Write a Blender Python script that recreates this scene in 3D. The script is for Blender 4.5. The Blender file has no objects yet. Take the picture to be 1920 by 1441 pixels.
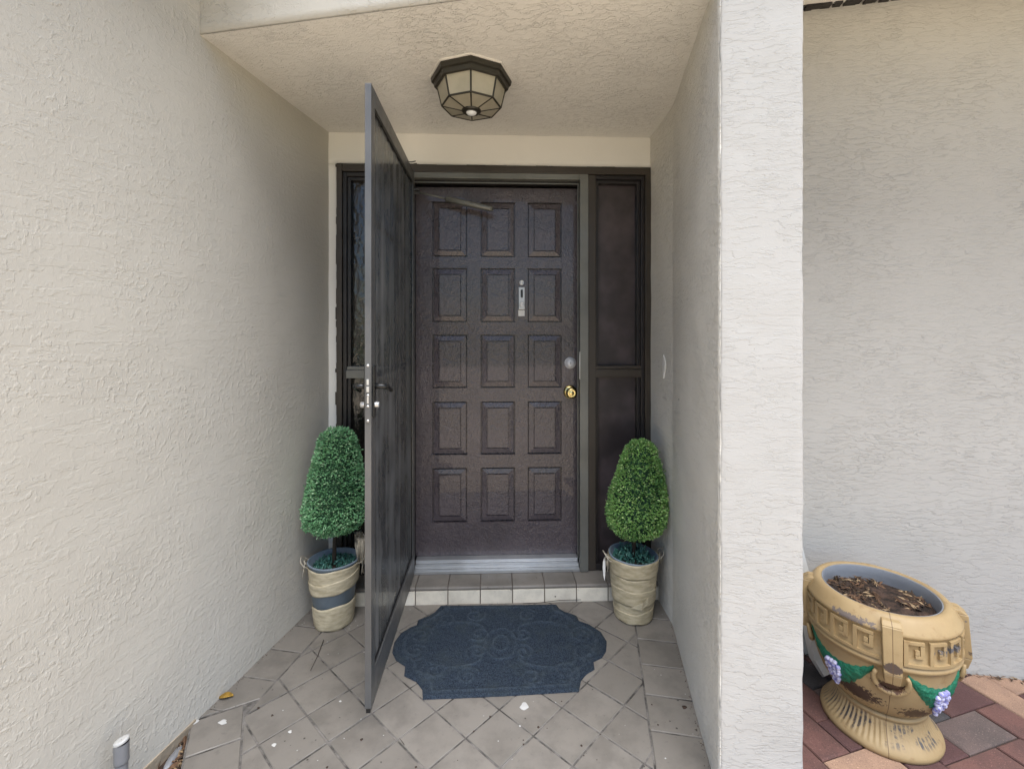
import bpy, bmesh, math, random
import numpy as np
from mathutils import Vector, Matrix, noise as mnoise
R = math.radians
random.seed(7)
scene = bpy.context.scene
COL = scene.collection
# ------------------------------------------------------------------ camera
F = 865.0
cam_d = bpy.data.cameras.new('camera')
cam = bpy.data.objects.new('camera', cam_d); COL.objects.link(cam)
cam.location = (0, 0, 1.39); cam.rotation_euler = (R(90), 0, 0)
cam_d.sensor_width = 36.0; cam_d.lens = 36.0 * F / 1920.0
cam_d.shift_y = -95.5 / 1920.0
cam_d.clip_start = 0.02; cam_d.clip_end = 3000
scene.camera = cam
# ------------------------------------------------------------------ sky, sun, exposure
SUN_EL, SUN_AZ = 71.0, 165.0          # azimuth from +Y (behind the house) towards +X: soft light from behind the camera, a little right
w = bpy.data.worlds.new('World'); scene.world = w; w.use_nodes = True
nt = w.node_tree; nt.nodes.clear()
sky = nt.nodes.new('ShaderNodeTexSky'); sky.sky_type = 'NISHITA'; sky.sun_disc = False
sky.sun_elevation = R(SUN_EL); sky.sun_rotation = R(SUN_AZ)
sky.dust_density = 1.2; sky.ozone_density = 1.0; sky.air_density = 1.0
hs = nt.nodes.new('ShaderNodeHueSaturation'); hs.inputs['Saturation'].default_value = 1.12
bg = nt.nodes.new('ShaderNodeBackground'); bg.inputs['Strength'].default_value = 0.15
out = nt.nodes.new('ShaderNodeOutputWorld')
nt.links.new(sky.outputs[0], hs.inputs['Color']); nt.links.new(hs.outputs[0], bg.inputs[0]); nt.links.new(bg.outputs[0], out.inputs[0])
sun_d = bpy.data.lights.new('sun', 'SUN'); sun_d.energy = 5.0; sun_d.angle = R(60); sun_d.color = (1, 0.985, 0.965)
sun = bpy.data.objects.new('sun', sun_d); COL.objects.link(sun)
sdir = Vector((math.sin(R(SUN_AZ)) * math.cos(R(SUN_EL)), math.cos(R(SUN_AZ)) * math.cos(R(SUN_EL)), math.sin(R(SUN_EL))))
sun.rotation_euler = sdir.to_track_quat('Z', 'Y').to_euler()
vs = scene.view_settings
vs.view_transform = 'Standard'; vs.look = 'None'; vs.gamma = 1.0; vs.use_curve_mapping = False
vs.exposure = 0.50
scene.cycles.max_bounces = 6; scene.cycles.glossy_bounces = 3; scene.cycles.diffuse_bounces = 4; scene.cycles.transparent_max_bounces = 12
scene.cycles.use_denoising = True; scene.cycles.use_adaptive_sampling = True; scene.cycles.adaptive_threshold = 0.02

# ------------------------------------------------------------------ frames of the building
A_O = Vector((0.766, 2.2, 0)); MA = Matrix.Translation(A_O) @ Matrix.Rotation(R(-10.2), 4, 'Z')      # walls, pillar, soffit
MB_ = Matrix.Translation((-0.5275, 2.5, 0)) @ Matrix.Rotation(R(2.2), 4, 'Z')                         # door wall
A2W = lambda x, y, z=0: MA @ Vector((x, y, z))
B2W = lambda x, y, z=0: MB_ @ Vector((x, y, z))
ZC, ZE = 2.472, 2.825       # porch ceiling, eave soffit
ZP = -0.03                  # paver level

# ------------------------------------------------------------------ node helpers
class NB:
    def __init__(s, name):
        s.m = bpy.data.materials.new(name); s.m.use_nodes = True; s.t = s.m.node_tree; s.t.nodes.clear()
        s.out = s.t.nodes.new('ShaderNodeOutputMaterial'); s.p = s.t.nodes.new('ShaderNodeBsdfPrincipled')
        s.t.links.new(s.p.outputs[0], s.out.inputs[0]); s.tc = None
    def set(s, **k):
        for a, v in k.items(): s.put(s.p.inputs[a.replace('_', ' ')], v)
        return s
    def put(s, sock, v):
        if isinstance(v, bpy.types.NodeSocket): s.t.links.new(v, sock)
        elif hasattr(sock, 'default_value'):
            if isinstance(v, (tuple, list)) and len(v) == 3 and sock.type == 'RGBA': v = (*v, 1)
            sock.default_value = v
    def co(s, kind='Object'):
        if not s.tc: s.tc = s.t.nodes.new('ShaderNodeTexCoord')
        return s.tc.outputs[kind]
    def mapping(s, vec, scale=(1, 1, 1), loc=(0, 0, 0), rot=(0, 0, 0)):
        n = s.t.nodes.new('ShaderNodeMapping'); s.put(n.inputs[0], vec)
        n.inputs['Scale'].default_value = scale; n.inputs['Location'].default_value = loc; n.inputs['Rotation'].default_value = rot
        return n.outputs[0]
    def noise(s, vec, scale, detail=2, rough=0.5, dist=0, out=0):
        n = s.t.nodes.new('ShaderNodeTexNoise'); s.put(n.inputs['Vector'], vec); n.inputs['Scale'].default_value = scale
        n.inputs['Detail'].default_value = detail; n.inputs['Roughness'].default_value = rough; n.inputs['Distortion'].default_value = dist
        return n.outputs[out]
    def voro(s, vec, scale, out='Distance', feature='F1', rnd=1):
        n = s.t.nodes.new('ShaderNodeTexVoronoi'); s.put(n.inputs['Vector'], vec); n.feature = feature
        n.inputs['Scale'].default_value = scale; n.inputs['Randomness'].default_value = rnd
        return n.outputs[out]
    def math(s, op, a, b=0.0, c=0.0, clamp=False):
        n = s.t.nodes.new('ShaderNodeMath'); n.operation = op; n.use_clamp = clamp
        s.put(n.inputs[0], a); s.put(n.inputs[1], b); s.put(n.inputs[2], c); return n.outputs[0]
    def vmath(s, op, a, b):
        n = s.t.nodes.new('ShaderNodeVectorMath'); n.operation = op
        s.put(n.inputs[0], a)
        if op == 'SCALE': s.put(n.inputs['Scale'], b)
        else: s.put(n.inputs[1], b)
        return n.outputs[0]
    def rng(s, v, a, b, c=0.0, d=1.0, smooth=True):
        n = s.t.nodes.new('ShaderNodeMapRange'); n.interpolation_type = 'SMOOTHSTEP' if smooth else 'LINEAR'
        s.put(n.inputs['Value'], v)
        for k, q in zip(('From Min', 'From Max', 'To Min', 'To Max'), (a, b, c, d)): n.inputs[k].default_value = q
        return n.outputs[0]
    def mix(s, fac, a, b, mode='MIX'):
        n = s.t.nodes.new('ShaderNodeMix'); n.data_type = 'RGBA'; n.blend_type = mode
        s.put(n.inputs[0], fac); s.put(n.inputs[6], a); s.put(n.inputs[7], b); return n.outputs[2]
    def sep(s, v):
        n = s.t.nodes.new('ShaderNodeSeparateXYZ'); s.put(n.inputs[0], v); return n.outputs
    def bump(s, h, strength=0.5, dist=0.003):
        n = s.t.nodes.new('ShaderNodeBump'); s.put(n.inputs['Height'], h)
        n.inputs['Strength'].default_value = strength; n.inputs['Distance'].default_value = dist
        s.put(s.p.inputs['Normal'], n.outputs[0]); return n
    def orand(s):
        n = s.t.nodes.new('ShaderNodeObjectInfo'); return n.outputs['Random']
    def attr(s, name):
        n = s.t.nodes.new('ShaderNodeAttribute'); n.attribute_name = name; return n.outputs['Color']

def stucco(name, col, stretch, worm, coarse, strength, dist=0.004, cov=0.0, rid=0.5, plat=0.5, blob=0.0):
    b = NB(name); v = b.mapping(b.co(), stretch)
    wv = b.vmath('SCALE', b.noise(b.co(), 5, 2, out=1), 0.10)
    v = b.vmath('ADD', v, wv)
    n1 = b.noise(v, worm, 4, 0.58)
    n2 = b.noise(b.vmath('ADD', v, (4.3, 1.7, 9.1)), worm * 1.7, 3, 0.55)
    r1 = b.rng(b.math('ABSOLUTE', b.math('SUBTRACT', n1, 0.5)), 0.0, 0.034, 1, 0)
    r2 = b.rng(b.math('ABSOLUTE', b.math('SUBTRACT', n2, 0.52)), 0.0, 0.040, 1, 0)
    pl = b.rng(n1, 0.485, 0.515)                       # knocked-down plateaus
    mk = b.rng(b.noise(b.co(), coarse, 4, 0.65), 0.36 + cov, 0.66 + cov, 0.22, 1.0)
    mk2 = b.rng(b.noise(b.vmath('ADD', b.co(), (7, 3, 5)), coarse * 1.3, 4, 0.65), 0.38 + cov, 0.66 + cov, 0.2, 1.0)
    grain = b.noise(b.co(), 170, 3, 0.6)
    h = b.math('MULTIPLY', r1, b.math('MULTIPLY', mk, rid))
    h = b.math('ADD', h, b.math('MULTIPLY', b.math('MULTIPLY', r2, mk2), rid * 0.8))
    h = b.math('ADD', h, b.math('MULTIPLY', b.math('MULTIPLY', pl, mk), plat))
    h = b.math('ADD', h, b.math('MULTIPLY', grain, 0.10))
    h = b.math('ADD', h, b.math('MULTIPLY', b.noise(b.co(), 4, 2), 0.25))
    if blob:
        bn = b.rng(b.noise(b.mapping(b.co(), (1, 1, 0.8)), 62, 2, 0.5), 0.53, 0.64)
        lap = b.noise(b.vmath('ADD', b.mapping(b.co(), (0.7, 0.7, 3.2)), (2, 5, 1)), 9, 4, 0.6)
        h = b.math('ADD', h, b.math('MULTIPLY', b.math('MULTIPLY', bn, mk2), blob))
        h = b.math('ADD', h, b.math('MULTIPLY', b.rng(lap, 0.49, 0.51), 0.35))
    b.bump(h, strength, dist)
    dirt = b.noise(b.co(), 1.7, 5, 0.6)
    c = b.mix(b.rng(dirt, 0.3, 0.75), tuple(x * 1.015 for x in col), tuple(x * 0.965 for x in col))
    fine = b.noise(b.co(), 55, 4, 0.7)
    c = b.mix(b.rng(fine, 0.55, 0.8, 0, 0.08), c, tuple(x * 0.72 for x in col))
    b.set(Base_Color=c, Roughness=0.85, Specular_IOR_Level=0.25)
    return b.m
STC = (0.495, 0.478, 0.447)
M = {}  # same stucco paint throughout; tones lighter in shade, darker where lit, to even brightness
M['stucco_v'] = stucco('stucco_left', (0.570, 0.543, 0.487), (1, 1, 0.8), 52, 2.6, 0.48, 0.0038, 0.0, 0.22, 0.12, 0.75)
M['stucco_r'] = stucco('stucco_recess_lightened', (0.71, 0.69, 0.64), (1, 1, 0.8), 44, 2.6, 0.75, 0.007, 0.0, 0.3, 0.3, 0.8)  # recess copy lightened to stand in for the light it lacks
M['stucco_f'] = stucco('stucco_header', (0.50, 0.485, 0.445), (0.8, 0.8, 1), 22, 3.0, 0.6, 0.005, 0.0, 0.3, 0.5)
M['stucco_h'] = stucco('stucco_right', STC, (0.75, 0.75, 3.2), 20, 3.0, 0.6, 0.0055, 0.03, 0.3, 0.6)
M['stucco_p'] = stucco('stucco_pillar_darkened', (0.445, 0.438, 0.424), (0.75, 0.75, 3.0), 21, 4.0, 0.55, 0.005, 0.03, 0.3, 0.6)  # pillar copy darkened against the stronger light there
M['stucco_c'] = stucco('stucco_ceiling', (0.80, 0.785, 0.745), (1, 2.0, 1), 19, 3.0, 0.72, 0.0062, 0.0, 0.5, 0.4)  # lightened to make up for weak light under the ceiling
M['stucco_s'] = stucco('stucco_smooth', (0.81, 0.79, 0.74), (1, 1, 1), 14, 2.5, 0.14, 0.003)  # door surround lightened too, for the dim back of the recess

def paint(name, col, rough=0.4, stip=0.3, scale=120, dist=0.0015, wear_or_highlight=None, coat=0.0, metallic=0.0):
    b = NB(name)
    n = b.noise(b.co(), scale, 3, 0.55); n2 = b.noise(b.co(), scale * 0.3, 2, 0.5)
    b.bump(b.math('ADD', n, b.math('MULTIPLY', n2, 1.2)), stip, dist)
    c = b.mix(b.rng(b.noise(b.co(), 3, 4, 0.6), 0.3, 0.7), tuple(x * 0.85 for x in col), tuple(min(1, x * 1.15) for x in col))
    if wear_or_highlight:
        wn = b.noise(b.co(), 22, 6, 0.75)
        c = b.mix(b.rng(wn, 0.66, 0.74, 0, 0.8), c, wear_or_highlight)
    b.set(Base_Color=c, Roughness=b.rng(b.noise(b.co(), 9, 4, 0.6), 0.3, 0.7, rough * 0.8, min(1, rough * 1.25)), Metallic=metallic, Coat_Weight=coat)
    return b.m
M['door'] = paint('door_paint', (0.074, 0.060, 0.067), 0.27, 0.8, 110, 0.004, coat=0.4)
M['brown'] = paint('brown_frame_paint', (0.045, 0.036, 0.028), 0.42, 0.3, 140, 0.001, wear_or_highlight=(0.13, 0.11, 0.08))
M['darkwood'] = paint('dark_frame_paint', (0.020, 0.017, 0.017), 0.40, 0.3, 140, 0.001)
M['alu'] = paint('aged_aluminium_frame', (0.17, 0.17, 0.155), 0.42, 0.15, 60, 0.0006, wear_or_highlight=(0.08, 0.075, 0.07), metallic=0.35)
M['bronze'] = paint('dark_bronze_aluminium', (0.115, 0.115, 0.115), 0.38, 0.15, 80, 0.0006, wear_or_highlight=(0.17, 0.165, 0.155), metallic=0.3)
M['silver'] = paint('silver_aluminium', (0.50, 0.51, 0.52), 0.38, 0.1, 60, 0.0004, wear_or_highlight=(0.25, 0.25, 0.26), metallic=0.75)
M['black'] = paint('black_metal', (0.012, 0.012, 0.012), 0.3, 0.1, 60, 0.0005)
M['steel'] = paint('steel', (0.62, 0.62, 0.62), 0.32, 0.05, 60, 0.0004, metallic=0.75)
M['brass'] = paint('brass', (0.85, 0.68, 0.30), 0.24, 0.02, 40, 0.0003, metallic=1.0)
M['white'] = paint('white_paint', (0.72, 0.72, 0.69), 0.5, 0.15, 120, 0.001, wear_or_highlight=(0.42, 0.41, 0.38))
M['ivory'] = paint('plaster_chip', (0.78, 0.77, 0.74), 0.8, 0.3, 120, 0.001)
M['pvc'] = paint('grey_pipe', (0.22, 0.225, 0.24), 0.4, 0.3, 30, 0.002, wear_or_highlight=(0.6, 0.6, 0.6))
M['greyv'] = paint('door_viewer_plate', (0.55, 0.56, 0.57), 0.35, 0.1, 60, 0.0005, metallic=0.4)
M['found'] = paint('bare_foundation', (0.33, 0.27, 0.20), 0.9, 0.8, 60, 0.004, wear_or_highlight=(0.15, 0.12, 0.09))

def glassmat(name, ripple, scale, col=(0.010, 0.009, 0.009), rough=0.1, dist=0.006, stretch=(1, 1, 1)):
    b = NB(name); v = b.mapping(b.co(), stretch)
    if ripple: b.bump(b.math('ADD', b.noise(v, scale, 2, 0.4, 0.6), b.math('MULTIPLY', b.noise(v, scale * 2.2, 1), 0.3)), ripple, dist)
    b.set(Base_Color=b.mix(b.rng(b.noise(b.co(), 6, 4), 0.35, 0.7), col, tuple(x * 2.2 for x in col)), Roughness=rough, IOR=1.52, Coat_Weight=0.3)
    return b.m
M['glass_l'] = glassmat('hammered_dark_glass', 0.35, 24, (0.016, 0.014, 0.012), 0.10, 0.012, (1, 1, 0.7))
M['glass_r'] = glassmat('dark_screened_glass', 0.25, 300, (0.036, 0.028, 0.030), 0.36, 0.001, (0.05, 1, 1))
# storm door pane: dusty, streaked, half transparent
b = NB('dusty_storm_pane')
v = b.mapping(b.co(), (24, 1, 0.6)); st = b.noise(v, 1.0, 4, 0.6)
v2 = b.mapping(b.co(), (5, 1, 2.2)); bl = b.noise(v2, 1.6, 4, 0.55)
dust = b.math('ADD', b.math('MULTIPLY', b.rng(st, 0.35, 0.75), 0.55), b.math('MULTIPLY', b.rng(bl, 0.4, 0.7), 0.5), clamp=True)
b.set(Base_Color=b.mix(dust, (0.125, 0.130, 0.136), (0.24, 0.243, 0.247)), Roughness=b.rng(dust, 0, 1, 0.22, 0.5), Specular_IOR_Level=0.5)
tr = b.t.nodes.new('ShaderNodeBsdfTransparent'); tr.inputs[0].default_value = (0.66, 0.67, 0.67, 1)
mx = b.t.nodes.new('ShaderNodeMixShader'); b.put(mx.inputs[0], b.rng(dust, 0, 1, 0.34, 0.74))
b.t.links.new(tr.outputs[0], mx.inputs[1]); b.t.links.new(b.p.outputs[0], mx.inputs[2]); b.t.links.new(mx.outputs[0], b.out.inputs[0])
M['storm'] = b.m

def tilemat(name, col):
    b = NB(name); w_ = b.co()
    off = b.math('MULTIPLY', b.orand(), 40.0)
    cmb = b.t.nodes.new('ShaderNodeCombineXYZ'); b.put(cmb.inputs[0], off); b.put(cmb.inputs[1], off); b.put(cmb.inputs[2], off)
    v = b.vmath('ADD', w_, cmb.outputs[0])
    c = b.mix(b.orand(), tuple(x * 0.90 for x in col), tuple(x * 1.08 for x in col))
    c = b.mix(b.rng(b.noise(v, 7, 6, 0.65), 0.40, 0.72, 0, 0.7), c, tuple(x * 0.62 for x in col))
    c = b.mix(b.rng(b.noise(v, 60, 3, 0.6), 0.62, 0.72, 0, 0.35), c, tuple(x * 0.5 for x in col))
    sp = b.voro(v, 26); szn = b.noise(v, 13, 1)
    c = b.mix(b.math('MULTIPLY', b.rng(sp, 0.07, 0.12, 1, 0), b.rng(szn, 0.56, 0.60)), c, (0.045, 0.04, 0.035))
    sp2 = b.voro(b.vmath('ADD', v, (3, 8, 2)), 34); sz2 = b.noise(b.vmath('ADD', v, (5, 1, 2)), 11, 1)
    c = b.mix(b.math('MULTIPLY', b.rng(sp2, 0.06, 0.10, 1, 0), b.rng(sz2, 0.58, 0.62)), c, (0.42, 0.42, 0.41))
    b.bump(b.math('ADD', b.noise(v, 18, 3), b.math('MULTIPLY', b.noise(v, 200, 2), 0.25)), 0.22, 0.002)
    b.set(Base_Color=c, Roughness=b.rng(b.noise(v, 9, 4), 0.3, 0.7, 0.42, 0.66))
    return b.m
M['tile'] = tilemat('taupe_floor_tile', (0.198, 0.180, 0.158))
M['riser'] = tilemat('cream_lit_riser_tile', (0.76, 0.70, 0.59))  # floor tile copy, creamier and lightened for light falling on the riser
def simple(name, col, rough=0.8, var=0.3, scale=12, bump=0.5, bs=60, bd=0.004, col2=None):
    b = NB(name); n = b.noise(b.co(), scale, 6, 0.65)
    c = b.mix(b.rng(n, 0.32, 0.68), tuple(x * (1 - var) for x in col), col2 or tuple(min(1, x * (1 + var)) for x in col))
    if bump: b.bump(b.noise(b.co(), bs, 5, 0.65), bump, bd)
    b.set(Base_Color=c, Roughness=rough); return b.m
M['grout'] = simple('grout', (0.075, 0.068, 0.06), 0.9, 0.5, 14, 0.5, 120, 0.002, (0.20, 0.185, 0.17))
M['rgrout'] = simple('riser_grout', (0.12, 0.10, 0.085), 0.9, 0.3, 14, 0.5, 120, 0.002)
M['concrete'] = simple('warm_bounce_concrete', (0.70, 0.56, 0.39), 0.9, 0.08, 2.5, 0.3, 90, 0.003)  # bright and warm-tinted for the light it bounces
M['lawn'] = simple('lawn', (0.10, 0.13, 0.045), 0.95, 0.4, 1.4, 0.6, 30, 0.03)
M['sand'] = simple('joint_sand', (0.045, 0.035, 0.03), 0.95, 0.4, 40, 0.7, 160, 0.004)
M['soil'] = simple('dark_soil', (0.030, 0.020, 0.014), 0.95, 0.5, 35, 1.0, 90, 0.01, (0.085, 0.05, 0.035))
M['roof'] = simple('roof_shingle', (0.16, 0.13, 0.11), 0.95, 0.3, 3, 0.4, 40, 0.01)
def pavermat(name, col, col2):
    b = NB(name); v = b.co(); 
    off = b.math('MULTIPLY', b.orand(), 30.0)
    cmb = b.t.nodes.new('ShaderNodeCombineXYZ'); b.put(cmb.inputs[0], off); b.put(cmb.inputs[1], off)
    v = b.vmath('ADD', v, cmb.outputs[0])
    c = b.mix(b.rng(b.noise(v, 9, 4, 0.6), 0.35, 0.65), col, col2)
    c = b.mix(b.rng(b.noise(v, 240, 3, 0.7), 0.50, 0.70, 0, 0.65), c, tuple(x * 0.35 for x in col))
    c = b.mix(b.rng(b.noise(b.vmath('ADD', v, (9, 2, 4)), 210, 2, 0.6), 0.62, 0.72, 0, 0.6), c, tuple(min(1, x * 2.0 + 0.03) for x in col))
    b.bump(b.noise(v, 230, 4, 0.7), 0.7, 0.003); b.set(Base_Color=c, Roughness=0.88); return b.m
PAV = [pavermat('red_paver', (0.155, 0.075, 0.062), (0.11, 0.058, 0.050)), pavermat('maroon_paver', (0.090, 0.043, 0.041), (0.115, 0.058, 0.052)),
       pavermat('tan_paver', (0.37, 0.235, 0.160), (0.29, 0.185, 0.13)), pavermat('charcoal_paver', (0.075, 0.070, 0.072), (0.055, 0.05, 0.052)),
       pavermat('mauve_paver', (0.145, 0.105, 0.095), (0.10, 0.078, 0.072))]

# ------------------------------------------------------------------ mesh helpers
def link(name, me, mat=None, parent=None, mw=None, smooth=False):
    o = bpy.data.objects.new(name, me); COL.objects.link(o)
    if mat: me.materials.append(mat)
    if parent: o.parent = parent
    if mw is not None: o.matrix_local = mw
    if smooth:
        for p in me.polygons: p.use_smooth = True
    return o
def from_bm(name, bm, mat=None, parent=None, mw=None, smooth=False):
    me = bpy.data.meshes.new(name); bmesh.ops.recalc_face_normals(bm, faces=bm.faces); bm.to_mesh(me); bm.free()
    return link(name, me, mat, parent, mw, smooth)
def pydata(name, v, f, mat=None, parent=None, mw=None, smooth=False):
    me = bpy.data.meshes.new(name); me.from_pydata(v, [], f); me.update()
    return link(name, me, mat, parent, mw, smooth)
def tag(o, label=None, cat=None, group=None, kind=None):
    for k, v in (('label', label), ('category', cat), ('group', group), ('kind', kind)):
        if v: o[k] = v
    return o
def empty(name, mw=None):
    o = bpy.data.objects.new(name, None); COL.objects.link(o); o.empty_display_size = 0.1
    if mw is not None: o.matrix_local = mw
    return o
def bbox(bm, x0, x1, y0, y1, z0, z1, bev=0.0):
    r = bmesh.ops.create_cube(bm, size=1.0)
    for v in r['verts']: v.co = Vector(((x0 + x1) / 2 + v.co.x * (x1 - x0), (y0 + y1) / 2 + v.co.y * (y1 - y0), (z0 + z1) / 2 + v.co.z * (z1 - z0)))
    if bev:
        es = {e for v in r['verts'] for e in v.link_edges}
        bmesh.ops.bevel(bm, geom=list(es), offset=bev, segments=2, affect='EDGES', profile=0.6)
def box(name, x0, x1, y0, y1, z0, z1, mat, parent=None, mw=None, bev=0.0):
    bm = bmesh.new(); bbox(bm, x0, x1, y0, y1, z0, z1, bev); return from_bm(name, bm, mat, parent, mw)
def boxes(name, lst, mat, parent=None, mw=None, bev=0.0):
    bm = bmesh.new()
    for l in lst: bbox(bm, *l, bev=bev)
    return from_bm(name, bm, mat, parent, mw)
def pieces(name, lst, mat, parent=None, mw=None, bev=0.0):
    for l in lst: box(name, *l, mat, parent, mw, bev)
def tube_bm(bm, pts, rads, seg=8, caps=True):
    pts = [Vector(p) for p in pts]
    if not hasattr(rads, '__len__'): rads = [rads] * len(pts)
    rings = []; up = Vector((0.13, 0.21, 0.97)).normalized()
    for i, p in enumerate(pts):
        t = (pts[min(i + 1, len(pts) - 1)] - pts[max(i - 1, 0)]).normalized()
        a = t.cross(up)
        if a.length < 1e-3: a = t.cross(Vector((1, 0, 0)))
        a.normalize(); c = t.cross(a)
        rings.append([bm.verts.new(p + (a * math.cos(2 * math.pi * k / seg) + c * math.sin(2 * math.pi * k / seg)) * rads[i]) for k in range(seg)])
    for r0, r1 in zip(rings, rings[1:]):
        for k in range(seg): bm.faces.new((r0[k], r0[(k + 1) % seg], r1[(k + 1) % seg], r1[k]))
    if caps: bm.faces.new(rings[0][::-1]); bm.faces.new(rings[-1])
def tube(name, pts, rads, mat, parent=None, mw=None, seg=8):
    bm = bmesh.new(); tube_bm(bm, pts, rads, seg); return from_bm(name, bm, mat, parent, mw, True)
def lathe_bm(bm, prof, seg=32, wob=None, cap_top=False, cap_bot=False, tr=None):
    rings = []
    for j, (r, z) in enumerate(prof):
        ring = []
        for k in range(seg):
            a = 2 * math.pi * k / seg; rr, zz = (wob(r, z, a) if wob else (r, z))
            co = Vector((rr * math.cos(a), rr * math.sin(a), zz)); ring.append(bm.verts.new(tr @ co if tr else co))
        rings.append(ring)
    for r0, r1 in zip(rings, rings[1:]):
        for k in range(seg): bm.faces.new((r0[k], r0[(k + 1) % seg], r1[(k + 1) % seg], r1[k]))
    if cap_bot: bm.faces.new(rings[0][::-1])
    if cap_top: bm.faces.new(rings[-1])
def lathe(name, prof, mat, parent=None, mw=None, seg=32, wob=None, smooth=True, **k):
    bm = bmesh.new(); lathe_bm(bm, prof, seg, wob, **k); return from_bm(name, bm, mat, parent, mw, smooth)
def prism(name, poly, z0, z1, mat, parent=None, ch=0.0025, tilt=0.0, mw=None):
    """convex polygon block with a chamfered top edge"""
    n = len(poly); c = Vector((sum(p[0] for p in poly) / n, sum(p[1] for p in poly) / n))
    tx, ty = random.uniform(-tilt, tilt), random.uniform(-tilt, tilt)
    v = []
    for (x, y) in poly: v.append((x - c.x, y - c.y, z0))
    for (x, y) in poly: v.append((x - c.x, y - c.y, z1 - ch + tx * (x - c.x) + ty * (y - c.y)))
    for (x, y) in poly:
        d = Vector((x, y)) - c; L = max(d.length, 1e-6); k = max(0.2, 1 - ch * 1.6 / L)
        v.append((d.x * k, d.y * k, z1 + tx * d.x + ty * d.y))
    f = []
    for a in (0, n):
        for i in range(n): f.append((a + i, a + (i + 1) % n, a + n + (i + 1) % n, a + n + i))
    f.append(tuple(range(2 * n, 3 * n)))
    return pydata(name, v, f, mat, parent, Matrix.Translation((c.x, c.y, 0)))
def clip(poly, px, py, nx, ny):
    """keep the side where (p - P).n >= 0"""
    o = []
    for i in range(len(poly)):
        a, b_ = poly[i], poly[(i + 1) % len(poly)]
        da = (a[0] - px) * nx + (a[1] - py) * ny; db = (b_[0] - px) * nx + (b_[1] - py) * ny
        if da >= 0: o.append(a)
        if (da >= 0) != (db >= 0):
            t = da / (da - db); o.append((a[0] + (b_[0] - a[0]) * t, a[1] + (b_[1] - a[1]) * t))
    return o
def area(p): return abs(sum(p[i][0] * p[(i + 1) % len(p)][1] - p[(i + 1) % len(p)][0] * p[i][1] for i in range(len(p)))) / 2
def inset(poly, g):
    """shrink a convex polygon by g (orientation made ccw)"""
    s = sum(poly[i][0] * poly[(i + 1) % len(poly)][1] - poly[(i + 1) % len(poly)][0] * poly[i][1] for i in range(len(poly)))
    if s < 0: poly = poly[::-1]
    q = poly[:]
    for i in range(len(poly)):
        a, b_ = poly[i], poly[(i + 1) % len(poly)]; dx, dy = b_[0] - a[0], b_[1] - a[1]; L = math.hypot(dx, dy)
        if L < 1e-6: continue
        nx, ny = -dy / L, dx / L; q = clip(q, a[0] + nx * g, a[1] + ny * g, nx, ny)
        if len(q) < 3: return []
    return q
def stucco_wall(name, P0, P1, z0, z1, thick, mat, parent, mw, step=0.03, amp=0.0022):
    """a wall slab whose front face runs P0->P1 (front is to the right-hand side when walking), with a slightly uneven face"""
    P0, P1 = Vector(P0), Vector(P1); d = P1 - P0; L = d.length; d.normalize(); nrm = Vector((d.y, -d.x))
    nx, nz = max(1, int(L / step)), max(1, int((z1 - z0) / step)); v = []; f = []
    for j in range(nz + 1):
        for i in range(nx + 1):
            p = P0 + d * (L * i / nx); z = z0 + (z1 - z0) * j / nz
            o = mnoise.noise(Vector((p.x * 5, p.y * 5, z * 5))) * amp + mnoise.noise(Vector((p.x * 19, p.y * 19, z * 19))) * amp * 0.5
            v.append((p.x + nrm.x * o, p.y + nrm.y * o, z))
    W = nx + 1
    for j in range(nz):
        for i in range(nx): f.append((j * W + i, j * W + i + 1, (j + 1) * W + i + 1, (j + 1) * W + i))
    k = len(v); b0, b1 = P0 - nrm * thick, P1 - nrm * thick
    v += [(b0.x, b0.y, z0), (b1.x, b1.y, z0), (b1.x, b1.y, z1), (b0.x, b0.y, z1)]
    bot = [i for i in range(W)]; top = [nz * W + i for i in range(W)]; lf = [j * W for j in range(nz + 1)]; rt = [j * W + nx for j in range(nz + 1)]
    f.append((k + 1, k, k + 3, k + 2)); f.append(tuple(bot[::-1]) + (k, k + 1)); f.append(tuple(top) + (k + 2, k + 3))
    f.append(tuple(lf) + (k + 3, k)); f.append(tuple(rt[::-1]) + (k + 1, k + 2))
    me = bpy.data.meshes.new(name); me.from_pydata(v, [], f); me.update()
    bm = bmesh.new(); bm.from_mesh(me); bmesh.ops.recalc_face_normals(bm, faces=bm.faces); bm.to_mesh(me); bm.free()
    o = link(name, me, mat, parent, mw)
    for i, p in enumerate(me.polygons): p.use_smooth = len(p.vertices) == 4 and i < nx * nz
    return o

# ------------------------------------------------------------------ ground
g = box('ground', -600, 600, -600, 600, -0.5, -0.12, M['lawn']); tag(g, kind='structure')
drive = box('bounce_driveway', -9, 9, -16, 0.9, -0.3, -0.062, M['concrete'], mw=MA @ Matrix.Translation((0, -1.0, 0))); tag(drive, kind='structure')  # unseen ground added close by to bounce warm light into the recess

# ------------------------------------------------------------------ house
house = empty('house'); tag(house, 'beige stucco house front with recessed entry, pillar and brown door frame', 'house')
XL, YF = -1.775, -0.855     # left wall plane, front plane of header and pillar (A frame)
stucco_wall('wall', (XL, -1.75), (XL, 0.9), -0.12, 3.1, 2.6, M['stucco_v'], house, MA)
found = boxes('foundation_strip', [(XL - 0.01, XL + 0.004, -1.75, -0.875, -0.12, 0.010)], M['found'], house, MA)
# right wall beside the urn
stucco_wall('wall', (0.1, -0.06), (7.0, -0.06), -0.12, 3.1, 0.25, M['stucco_h'], house, MA, step=0.04)
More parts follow.
